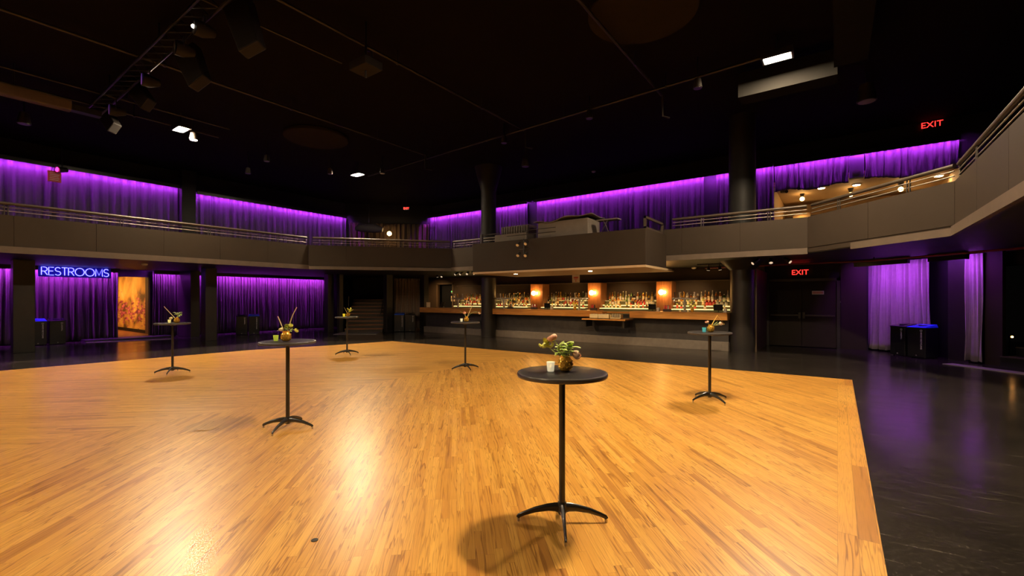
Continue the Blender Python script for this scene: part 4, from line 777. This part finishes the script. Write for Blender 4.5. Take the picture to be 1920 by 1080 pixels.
t = thing('hanging_notice', 'white paper notice hanging below the booth over the bar', 'sign', ((p0.x + p1.x) / 2, 13.9, p0.z)); w = (p1.x - p0.x) / 2; h_ = 2.40 - p0.z
MB().box(-w, w, -0.006, 0.0, 0, h_).build('sheet', 'white_card', t); MB().box(-w * 0.6, w * 0.6, -0.009, -0.006, h_ * 0.55, h_ * 0.72).box(-w * 0.5, w * 0.5, -0.009, -0.006, h_ * 0.40, h_ * 0.48).box(-w * 0.12, w * 0.12, -0.009, -0.006, h_ * 0.12, h_ * 0.3).build('print', 'red_print', t)
# glass racks on the drop shelf
for k, (x, wd, lab) in enumerate(((-6.72, 0.30, 'cream glass rack on the bar service shelf, left one'), (-6.36, 0.38, 'cream glass rack on the bar service shelf, middle one'), (-5.94, 0.36, 'cream glass rack full of glasses on the bar service shelf, right one'))):
    t = thing('glass_rack', lab, 'crate', (x, 14.08, 0.89), 0, 'glass racks')
    MB().box(-wd / 2, wd / 2, -0.1, 0.12, 0, 0.02).box(-wd / 2, wd / 2, -0.1, -0.085, 0, 0.15 if k < 2 else 0.05).box(-wd / 2, wd / 2, 0.105, 0.12, 0, 0.15).box(-wd / 2, -wd / 2 + 0.015, -0.085, 0.105, 0, 0.15).box(wd / 2 - 0.015, wd / 2, -0.085, 0.105, 0, 0.15).build('rack', 'crate', t)
    for j in range(4 if k else 3):
        x_ = -wd / 2 + 0.06 + j * (wd - 0.12) / (3 if k else 2); MB().lathe([(0.03, 0.02), (0.036, 0.17), (0.034, 0.17), (0.028, 0.03)], 12, (x_, -0.02, 0)).build('glass', 'clear', t, smooth=True)
# ================================================================== BINS
def bin_(loc, rz, w, text, label, group, txt):
    t = thing('waste_bin', label, 'bin', loc, rz, group); h = 0.80
    MB().box(-w / 2, w / 2, 0, w, 0.02, h).build('body', 'bin', t, bevel=0.012)
    MB().box(-w / 2 - 0.012, w / 2 + 0.012, -0.015, w + 0.012, h, h + 0.015).hexa([(-w / 2 - 0.012, -0.015, h + 0.015), (w / 2 + 0.012, -0.015, h + 0.015), (w / 2 + 0.012, w + 0.012, h + 0.015), (-w / 2 - 0.012, w + 0.012, h + 0.015), (-w / 2 + 0.01, 0.01, h + 0.03), (w / 2 - 0.01, 0.01, h + 0.03), (w / 2 - 0.01, w, h + 0.09), (-w / 2 + 0.01, w, h + 0.09)]).build('lid', 'blue_lid' if 'REC' in text else 'bin_lid', t, bevel=0.006)
    MB().lathe([(0.09, 0), (0.1, 0.006), (0.075, 0.008)], 24, (0, w / 2, h + 0.062)).build('opening_ring', 'black_metal', t, smooth=True)
    L = 0.36 if len(text) > 9 else 0.2
    text_mesh('lettering', text, 0.052, 'white_print', t, (w / 2 - 0.10, -0.003, h - 0.115 - (0.445 if len(text) > 9 else 0.225) / 2), (PI / 2, PI / 2, 0), 0.001, 0.001)
    ic = MB(); ic.tube([(w / 2 - 0.10 + 0.022 * math.cos(k * PI / 6), -0.003, h - 0.07 + 0.022 * math.sin(k * PI / 6)) for k in range(12)], 0.006, 6, closed=True); ic.build('icon', 'white_print', t)
    for sx in (-1, 1):
        for sy in (0.06, w - 0.06): MB().cyl((sx * (w / 2 - 0.06), sy, 0), (sx * (w / 2 - 0.06), sy, 0.022), 0.02, 10).build('foot', 'black_metal', t)
    MB().cyl((0, -0.002, 0.07), (0, -0.008, 0.07), 0.018, 12).build('badge', 'chrome', t)
RC, LF = 'MIXED RECYCLING', 'LANDFILL'
bin_((-21.6, 2.80, 0), PI / 2, 0.42, RC, 'black recycling bin next to the square column below the restrooms sign', 'waste bins', 1); bin_((-21.6, 3.27, 0), PI / 2, 0.40, LF, 'black landfill bin nearer the doorway below the restrooms sign', 'waste bins', 0)
bin_((-20.65, 8.72, 0), 1.15, 0.42, LF, 'black landfill bin, left of the pair before the wide left curtain', 'waste bins', 0); bin_((-20.47, 9.14, 0), 1.15, 0.40, RC, 'black recycling bin, right of the pair before the wide left curtain', 'waste bins', 1)
bin_((-16.64, 13.90, 0), 0.80, 0.46, RC, 'black recycling bin before the brown curtain, left of the pair by the bar', 'waste bins', 1); bin_((-16.29, 14.25, 0), 0.80, 0.46, LF, 'black landfill bin beside the bar end, right of its pair', 'waste bins', 0)
bin_((1.34, 16.26, 0), -0.76, 0.40, LF, 'black landfill bin before the bright purple curtain, left of its pair', 'waste bins', 0); bin_((1.69, 15.92, 0), -0.70, 0.43, RC, 'black recycling bin with blue lid before the bright purple curtain', 'waste bins', 1)
# ================================================================== HIGH TABLES
TH, TR = 1.067, 0.318
def make_table(label, loc, rz):
    t = thing('high_top_table', label, 'table', (loc[0], loc[1], 0.008), rz, 'high-top cocktail tables'); h = TH - 0.008
    tp = MB().lathe([(TR - 0.012, h - 0.030), (TR - 0.012, h - 0.001), (TR - 0.016, h)], 64).build('tabletop', 'table', t, smooth=True)
    MB().lathe([(TR - 0.012, h - 0.032), (TR - 0.003, h - 0.030), (TR, h - 0.022), (TR, h - 0.010), (TR - 0.004, h - 0.002), (TR - 0.012, h)], 64).build('edge_band', 'table_edge', tp, smooth=True)
    MB().lathe([(0.10, h - 0.045), (0.10, h - 0.03), (0.03, h - 0.06)][::-1], 24).build('top_plate', 'black_metal', t)
    MB().lathe([(0.0225, 0.09), (0.0225, h - 0.04)], 24).build('pole', 'black_metal', t, smooth=True)
    MB().lathe([(0.026, 0.055), (0.034, 0.07), (0.034, 0.125), (0.028, 0.14)], 24).build('hub', 'black_metal', t, smooth=True)
    for k in range(4):
        a = k * PI / 2; c, s = math.cos(a), math.sin(a)
        pts = [(0.015, 0.098, 0.038), (0.05, 0.103, 0.032), (0.10, 0.100, 0.027), (0.19, 0.082, 0.021), (0.27, 0.054, 0.016), (0.305, 0.038, 0.015), (0.312, 0.026, 0.014)]
        g = MB().tube([(r * c, r * s, z) for r, z, _ in pts], [q for _, _, q in pts], 12, sx=0.62).build('leg', 'black_metal', t, smooth=True)
        MB().cyl((0.308 * c, 0.308 * s, 0.0), (0.308 * c, 0.308 * s, 0.022), 0.010, 12).build('glide', 'steel', g)
    return t
TB = [((-1.575, 2.77), 'high table nearest the camera with cream votive and peach flowers', -2), ((-5.40, 2.80), 'high table with tan sticks and a crimson flower, second nearest', -4), ((-11.33, 3.43), 'high table before the restroom doorway, farthest to the left', 20), ((-11.12, 7.44), 'high table nearest the corner staircase, smallest in view', 36), ((-6.67, 7.42), 'high table in front of the bar column at the hall centre', 28), ((-1.59, 7.36), 'high table with golden triangle straw at right, by the round column', 18)]
t0 = make_table(TB[0][1], TB[0][0], YAW + math.radians(TB[0][2]))
for loc, lab, rot in TB[1:]: dup(t0, (*loc, 0.008), YAW + math.radians(rot), lab)
lv = thing('table_clip', 'small steel clip standing behind the base of the nearest table', 'clip', (-1.64, 2.86, 0.008), YAW); MB().tube([(0, 0, 0), (0, 0, 0.07), (0.025, 0, 0.085), (0.035, 0, 0.05)], 0.006, 6).build('wire', 'steel', lv)
# ------------------------------------------------------------------ table dressings (x = across, y = away, z = up, seen from the hall's near corner)
def T(i, dx, dy): return Vector((TB[i][0][0] + dx * CY - dy * SY, TB[i][0][1] + dx * SY + dy * CY, TH))
def vase(i, dx, dy, label, s=1.0, facets=0):
    t = thing('gold_vase', label, 'vase', T(i, dx, dy), YAW, 'gold bud vases')
    n = 24
    o = MB().lathe([(0.028 * s, 0), (0.045 * s, 0.012 * s), (0.055 * s, 0.045 * s), (0.05 * s, 0.075 * s), (0.034 * s, 0.098 * s), (0.036 * s, 0.112 * s), (0.031 * s, 0.110 * s), (0.029 * s, 0.095 * s), (0.044 * s, 0.06 * s), (0.03 * s, 0.01 * s)], n).build('bowl', 'gold', t, smooth=True)
    d = MB()
    for k in range(3):
        for j in range(9):
            a = 2 * PI * (j + 0.5 * k) / 9; z = (0.03 + 0.022 * k) * s; r = (0.0465, 0.0495, 0.0465)[k] * s
            d.ball((r * math.cos(a), r * math.sin(a), z), 0.0085 * s, 10)
    d.build('dimples', 'gold', o, smooth=True); return t
VOT = {'cream': (0.85, 0.78, 0.58), 'lime': (0.50, 0.56, 0.06), 'pale yellow': (0.80, 0.72, 0.30), 'yellow': (0.75, 0.65, 0.05), 'ivory': (0.82, 0.76, 0.52), 'teal': (0.12, 0.50, 0.48)}
for k_, c_ in VOT.items(): MAT['vot_' + k_] = mat('votive_glass_' + k_.replace(' ', '_'), c_, 0.25, var=0.05, emit=c_, es=0.35, trans=0.25)  # glass emits its own colour to stand in for candlelight shining through
def votive(i, dx, dy, col, label, s=1.0):
    t = thing('votive_candle', label, 'candle', T(i, dx, dy), YAW, 'table votives')
    MB().lathe([(0.022 * s, 0), (0.024 * s, 0.003), (0.029 * s, 0.06 * s), (0.031 * s, 0.067 * s), (0.028 * s, 0.067 * s), (0.026 * s, 0.058 * s), (0.021 * s, 0.006)], 28).build('glass', 'vot_' + col, t, smooth=True)
    MB().lathe([(0.020 * s, 0.006), (0.0215 * s, 0.03 * s)], 20).build('candle', 'wax', t); MB().lathe([(0.001, 0.03 * s), (0.006 * s, 0.037 * s), (0.004 * s, 0.046 * s), (0.0005, 0.055 * s)], 10).build('flame', 'flame', t, smooth=True)
def bez(p, n=10):
    p = [Vector(q) for q in p]; out = []
    for i in range(n + 1):
        t = i / n; q = p[:]
        while len(q) > 1: q = [a.lerp(b, t) for a, b in zip(q, q[1:])]
        out.append(q[0])
    return out
def ranunculus(base, label, pts, r, m, flat=0.8, tilt=(0, 0), seed=0):
    """stem along pts (local), bloom of r at its end"""
    t = thing('ranunculus', label, 'flower', base, YAW); P = bez(pts)
    MB().tube(P, 0.0042, 8).build('stem', 'stem', t, smooth=True)
    e = P[-1]; rn = random.Random(seed); M = Matrix.Rotation(tilt[0], 3, 'X') @ Matrix.Rotation(tilt[1], 3, 'Y')
    mb = MB()
    for ring, (rr, n, a0, a1) in enumerate(((1.0, 8, -1.15, 0.75), (0.88, 8, -1.0, 1.0), (0.72, 7, -0.8, 1.15), (0.52, 6, -0.7, 1.3), (0.32, 5, -0.6, 1.4))):
        for k in range(n):
            az = 2 * PI * (k + 0.5 * (ring % 2)) / n + rn.uniform(-0.15, 0.15); wd = 2 * PI / n * 0.75; jj = rn.uniform(0.93, 1.08)
            def fn(u, v, az=az, wd=wd, rr=rr, jj=jj, a0=a0, a1=a1):
                el = a0 + (a1 - a0) * v; th = az + (u - 0.5) * wd * 2 * (0.35 + 0.65 * math.sin(PI * min(1, 0.2 + 0.75 * v)))
                q = rr * jj * r * (1 + 0.07 * v * v)
                return M @ Vector((q * math.cos(el) * math.cos(th), q * math.cos(el) * math.sin(th), flat * q * math.sin(el))) + e
            mb.patch(fn, 4, 5)
    mb.build('bloom', m, t, smooth=True, norm=False)
    return t
def petals(mb, c, n, L, wd, tilt, M=None, phase=0.0, curl=0.3):
    for k in range(n):
        a = 2 * PI * k / n + phase
        def fn(u, v):
            w = wd * math.sin(PI * (0.08 + 0.9 * v)) ** 0.8 * (u - 0.5); x = L * (0.75 if k % 2 else 1.15) * v * math.cos(tilt + 0.5 * (k % 3)) ; z = L * v * math.sin(tilt + 0.5 * (k % 3)) - curl * (1 + k % 2) * L * v * v + 0.25 * wd * (2 * u - 1) ** 2
            q = Vector((x * math.cos(a) - w * math.sin(a), x * math.sin(a) + w * math.cos(a), z))
            return (M @ q if M else q) + c
        mb.patch(fn, 4, 6)
def orchid(base, label, pts, m, L=0.035, M=Matrix.Rotation(1.1, 3, 'X'), n=5):
    t = thing('orchid', label, 'flower', base, YAW); P = bez(pts); MB().tube(P, 0.0038, 8).build('stem', 'stem', t, smooth=True)
    mb = MB(); petals(mb, P[-1], n, L, L * 0.5, 0.35, M); mb.ball(P[-1], L * 0.22, 8)
    if n == 6:
        e = P[-1]
        mb.tube(bez([e, e + Vector((-0.01, 0, -0.035)), e + Vector((-0.045, 0, -0.03)), e + Vector((-0.06, 0, -0.005))]), [0.012, 0.013, 0.013, 0.012, 0.011, 0.010, 0.010, 0.010, 0.009, 0.008, 0.005], 8).tube(bez([e + Vector((0.0, 0, -0.02)), e + Vector((0.04, -0.01, -0.03)), e + Vector((0.035, -0.01, 0.005))]), 0.009, 8); mb.build('bloom', m, t, smooth=True, norm=False); return t
def foliage(base, label, centre, spread, n, m='leaf', L=0.045, seed=0, lean=(0, 0)):
    t = thing('foliage_sprig', label, 'foliage', base, YAW); rn = random.Random(seed); mb = MB(); sm = MB(); c = Vector(centre)
    for k in range(n):
        d = Vector((rn.gauss(0, 1), rn.gauss(0, 1), rn.gauss(0.2, 0.8))).normalized() * spread * rn.uniform(0.4, 1.0); p = c + d
        if k % 3 == 0: sm.tube(bez([(0, 0, 0.09), (c.x * 0.4, c.y * 0.4, c.z * 0.7), p]), 0.003, 6)
        M = (Matrix.Rotation(rn.uniform(0, 2 * PI), 3, 'Z') @ Matrix.Rotation(rn.uniform(-0.9, 0.6), 3, 'Y')); ll = L * rn.uniform(0.7, 1.25)
        def fn(u, v): 
            w = ll * 0.55 * math.sin(PI * (0.06 + 0.92 * v)) * (u - 0.5) * (1 + 0.25 * math.sin(9 * v)); return M @ Vector((ll * v, w, 0.25 * ll * v * (1 - v) * 2 - 0.15 * abs(u - 0.5) * ll)) + p
        mb.patch(fn, 4, 6)
    sm.build('stem', 'stem', t, smooth=True); mb.build('leaves', m, t, smooth=True, norm=False); return t
def stick(base, label, pts, r=0.006, m='straw'):
    t = MB().tube(bez(pts, 8) if len(pts) > 2 else pts, r, 8).build('dried_stick', m, smooth=True); t.location = base; t.rotation_euler = (0, 0, YAW); tag(t, label, 'dried stem'); return t
# table 1
vase(0, 0.027, 0.03, 'gold bud vase on the nearest table'); b = T(0, 0.027, 0.03)
votive(0, -0.079, 0.02, 'cream', 'cream votive glass on the nearest table beside the gold vase')
ranunculus(b, 'coral ranunculus arching up left from the nearest vase', [(0, 0, 0.06), (-0.005, 0, 0.14), (-0.06, -0.01, 0.19), (-0.098, -0.01, 0.236)], 0.038, 'peach', 0.66, (-0.2, -0.5), 1)
ranunculus(b, 'peach ranunculus drooping right of the nearest vase', [(0, 0, 0.06), (0.01, -0.01, 0.15), (0.05, -0.01, 0.15), (0.077, -0.015, 0.118)], 0.031, 'pale_peach', 0.95, (0.5, 0.9), 2)
orchid(b, 'lime orchid at far left of the nearest vase', [(0, 0, 0.08), (-0.06, 0, 0.13), (-0.12, -0.01, 0.15), (-0.13, -0.015, 0.20)], 'lime', 0.06, Matrix.Rotation(0.7, 3, 'X') @ Matrix.Rotation(-0.5, 3, 'Y'), 6)
foliage(b, 'curly green foliage filling the nearest vase', (-0.012, 0, 0.150), 0.052, 44, L=0.05, seed=3); foliage(b, 'bright green tulip leaves standing upright in the nearest vase', (0.045, 0, 0.165), 0.03, 5, L=0.06, seed=9)
# table 2
vase(1, -0.01, -0.02, 'dimpled amber-gold vase on the table with tan sticks', 1.1); b = T(1, -0.01, -0.02)
votive(1, -0.155, 0.02, 'lime', 'lime green votive on the table with tan sticks')
stick(b, 'short tan stick leaning left from the second nearest vase', [(0.0, 0, 0.06), (-0.10, 0, 0.30)], 0.0058); stick(b, 'long bent tan stick leaning right from the second nearest vase', [(0.0, 0, 0.06), (0.07, 0, 0.31), (0.085, 0, 0.33), (0.13, 0, 0.41)], 0.0058)
orchid(b, 'crimson flower spilling left from the second nearest vase', [(0, 0, 0.09), (-0.05, 0, 0.14), (-0.10, -0.02, 0.125)], 'crimson', 0.055, Matrix.Rotation(1.2, 3, 'X') @ Matrix.Rotation(-0.4, 3, 'Y'), 7)
ranunculus(b, 'cream ranunculus low in the second nearest vase', [(0, 0, 0.08), (-0.02, -0.02, 0.12), (-0.045, -0.03, 0.145)], 0.026, 'cream', 0.9, (0.3, -0.4), 4)
ranunculus(b, 'lime ranunculus at top of the second nearest vase', [(0, 0, 0.08), (0.02, 0, 0.14), (0.06, -0.01, 0.19)], 0.026, 'lime', 0.9, (0.3, 0.4), 5); ranunculus(b, 'lime ranunculus reaching right from the second nearest vase', [(0, 0, 0.08), (0.06, 0, 0.16), (0.13, -0.01, 0.13)], 0.026, 'lime', 0.7, (0.3, 0.9), 6)
foliage(b, 'green leaves in the second nearest vase', (0.02, 0, 0.14), 0.05, 14, L=0.05, seed=5)
# table 3
vase(2, 0.09, 0, 'gold vase on the table before the restroom doorway'); b = T(2, 0.09, 0); votive(2, -0.065, 0, 'pale yellow', 'pale votive on the table before the restroom doorway')
stick(b, 'long tan stick slanting left on the table before the doorway', [(0, 0, 0.06), (-0.27, 0, 0.345)], 0.007); foliage(b, 'green foliage on the table before the restroom doorway', (0.03, 0, 0.17), 0.07, 18, L=0.06, seed=6)
ranunculus(b, 'cream bloom low on the table before the restroom doorway', [(0, 0, 0.08), (-0.06, -0.02, 0.14), (-0.10, -0.03, 0.10)], 0.032, 'cream', 0.9, (0.3, -0.5), 7); orchid(b, 'lime lily at right on the table before the doorway', [(0, 0, 0.08), (0.05, 0, 0.16), (0.11, 0, 0.22)], 'lime', 0.06)
# table 4
vase(3, 0.03, 0, 'gold vase on the table nearest the corner staircase'); b = T(3, 0.03, 0); votive(3, -0.085, 0, 'yellow', 'yellow votive on the table nearest the corner staircase', 1.2)
foliage(b, 'spiky green foliage on the table nearest the staircase', (0.04, 0, 0.17), 0.07, 16, m='lime', L=0.085, seed=8); stick(b, 'thin tan stick on the table nearest the staircase', [(0, 0, 0.06), (-0.11, 0, 0.26)], 0.005); stick(b, 'very thin dark twig rising on the table nearest the staircase', [(0, 0, 0.06), (0.02, 0, 0.56)], 0.003, 'bronze')
# table 5
vase(4, 0.025, 0, 'gold vase on the hall centre table before the bar column'); b = T(4, 0.025, 0); votive(4, -0.085, 0, 'ivory', 'ivory votive on the hall centre table')
ranunculus(b, 'coral ranunculus upright on the hall centre table', [(0, 0, 0.06), (-0.01, 0, 0.14), (-0.045, 0, 0.195)], 0.032, 'peach', 0.9, (0.6, 0), 10); ranunculus(b, 'peach ranunculus arching far right on the hall centre table', [(0, 0, 0.06), (0.10, 0, 0.24), (0.22, 0, 0.23), (0.29, 0, 0.19)], 0.03, 'pale_peach', 0.9, (0.6, 0.6), 11)
orchid(b, 'yellow orchid at left on the hall centre table', [(0, 0, 0.08), (-0.05, 0, 0.20), (-0.15, 0, 0.23)], 'lime', 0.055); stick(b, 'tan stick leaning right on the hall centre table', [(0, 0, 0.06), (0.12, 0, 0.34)], 0.008)
# table 6
vase(5, 0.01, -0.01, 'gold vase on the right table with the triangle straw'); b = T(5, 0.01, -0.01); votive(5, -0.085, 0, 'teal', 'teal votive on the right table with the triangle straw')
ranunculus(b, 'coral ranunculus leaning left on the right table', [(0, 0, 0.06), (-0.01, 0, 0.10), (-0.058, 0, 0.155)], 0.027, 'peach', 0.7, (0.5, -0.5), 12); ranunculus(b, 'peach ranunculus inside the golden triangle on right table', [(0, 0, 0.08), (0.08, 0, 0.13), (0.155, 0, 0.13)], 0.03, 'pale_peach', 0.9, (0.5, 0.6), 13)
orchid(b, 'lime orchid inside the golden triangle on right table', [(0, 0, 0.08), (0.05, 0, 0.12), (0.105, 0, 0.155)], 'lime', 0.05)
g = MB().tube([(0, 0, 0.07), (0.05, 0.01, 0.16), (0.107, 0.01, 0.255), (0.218, 0.01, 0.118), (0.03, 0.01, 0.095)], 0.0055, 8).build('triangle_straw', 'gold_straw'); g.location = b; g.rotation_euler = (0, 0, YAW); tag(g, 'golden straw bent into a triangle in the right table vase', 'dried stem')
# floor socket plate
p = at(590, 1013, z=0.008); o = MB().lathe([(0.022, 0), (0.022, 0.003), (0.012, 0.004)], 18, (p.x, p.y, 0.008)).build('floor_plate', 'dark_metal', smooth=True); tag(o, 'tiny dark metal plate set in the oak floor near the front', 'floor plate')
# ================================================================== LIGHT: lamps the place has
def spot(loc, aim, power, col, size, blend=0.6, r=0.05):
    L = bpy.data.lights.new('spot', 'SPOT'); L.energy = power; L.color = col; L.spot_size = size; L.spot_blend = blend; L.shadow_soft_size = r
    o = bpy.data.objects.new('spot', L); COL.objects.link(o); o.location = loc; o.rotation_euler = (Vector(aim) - Vector(loc)).to_track_quat('-Z', 'Y').to_euler()
for x in (-25.4, -27.6): spot((x, 4.5, 2.5), (x, 6.4, 1.0), 300, (1.0, 0.48, 0.14), 2.3, 1.0, 0.12)
for x, y in ((-17.2, 15.9), (-15.6, 15.4), (-6.5, 15.4), (-4.2, 15.4)): spot((x, y, 2.58), (x - 0.2, y + 1.2, 1.1), 130 if x < -15 else 110, (1.0, 0.60, 0.26), 1.9 if x < -15 else 1.5, 0.9, 0.06)
for x in (-8.6, -5.9): spot((x, 12.05, 2.37), (x - 0.1, 13.5, 0.0), 190, (1.0, 0.64, 0.28), 2.1, 0.8, 0.06)
wd = bpy.data.worlds.new('dark'); wd.use_nodes = True; SC.world = wd
bg = wd.node_tree.nodes['Background']; bg.inputs[0].default_value = (0.01, 0.008, 0.007, 1); bg.inputs[1].default_value = 0.1
# ================================================================== CAMERA AND VIEW
cam = bpy.data.cameras.new('camera'); co = bpy.data.objects.new('camera', cam); COL.objects.link(co); SC.camera = co
cam.sensor_width = 36; cam.lens = FPX / 1920 * 36; cam.shift_y = (YH - 540) / 1920; cam.clip_start = 0.05; cam.clip_end = 200
co.location = (0, 0, CAMH); co.rotation_euler = (PI / 2, 0, YAW)
vs = SC.view_settings; vs.view_transform = 'Standard'; vs.look = 'None'; vs.gamma = 1; vs.use_curve_mapping = False; vs.exposure = 0.0
SC.cycles.use_denoising = True; SC.cycles.sample_clamp_indirect = 8; SC.cycles.sample_clamp_direct = 0; SC.cycles.max_bounces = 8
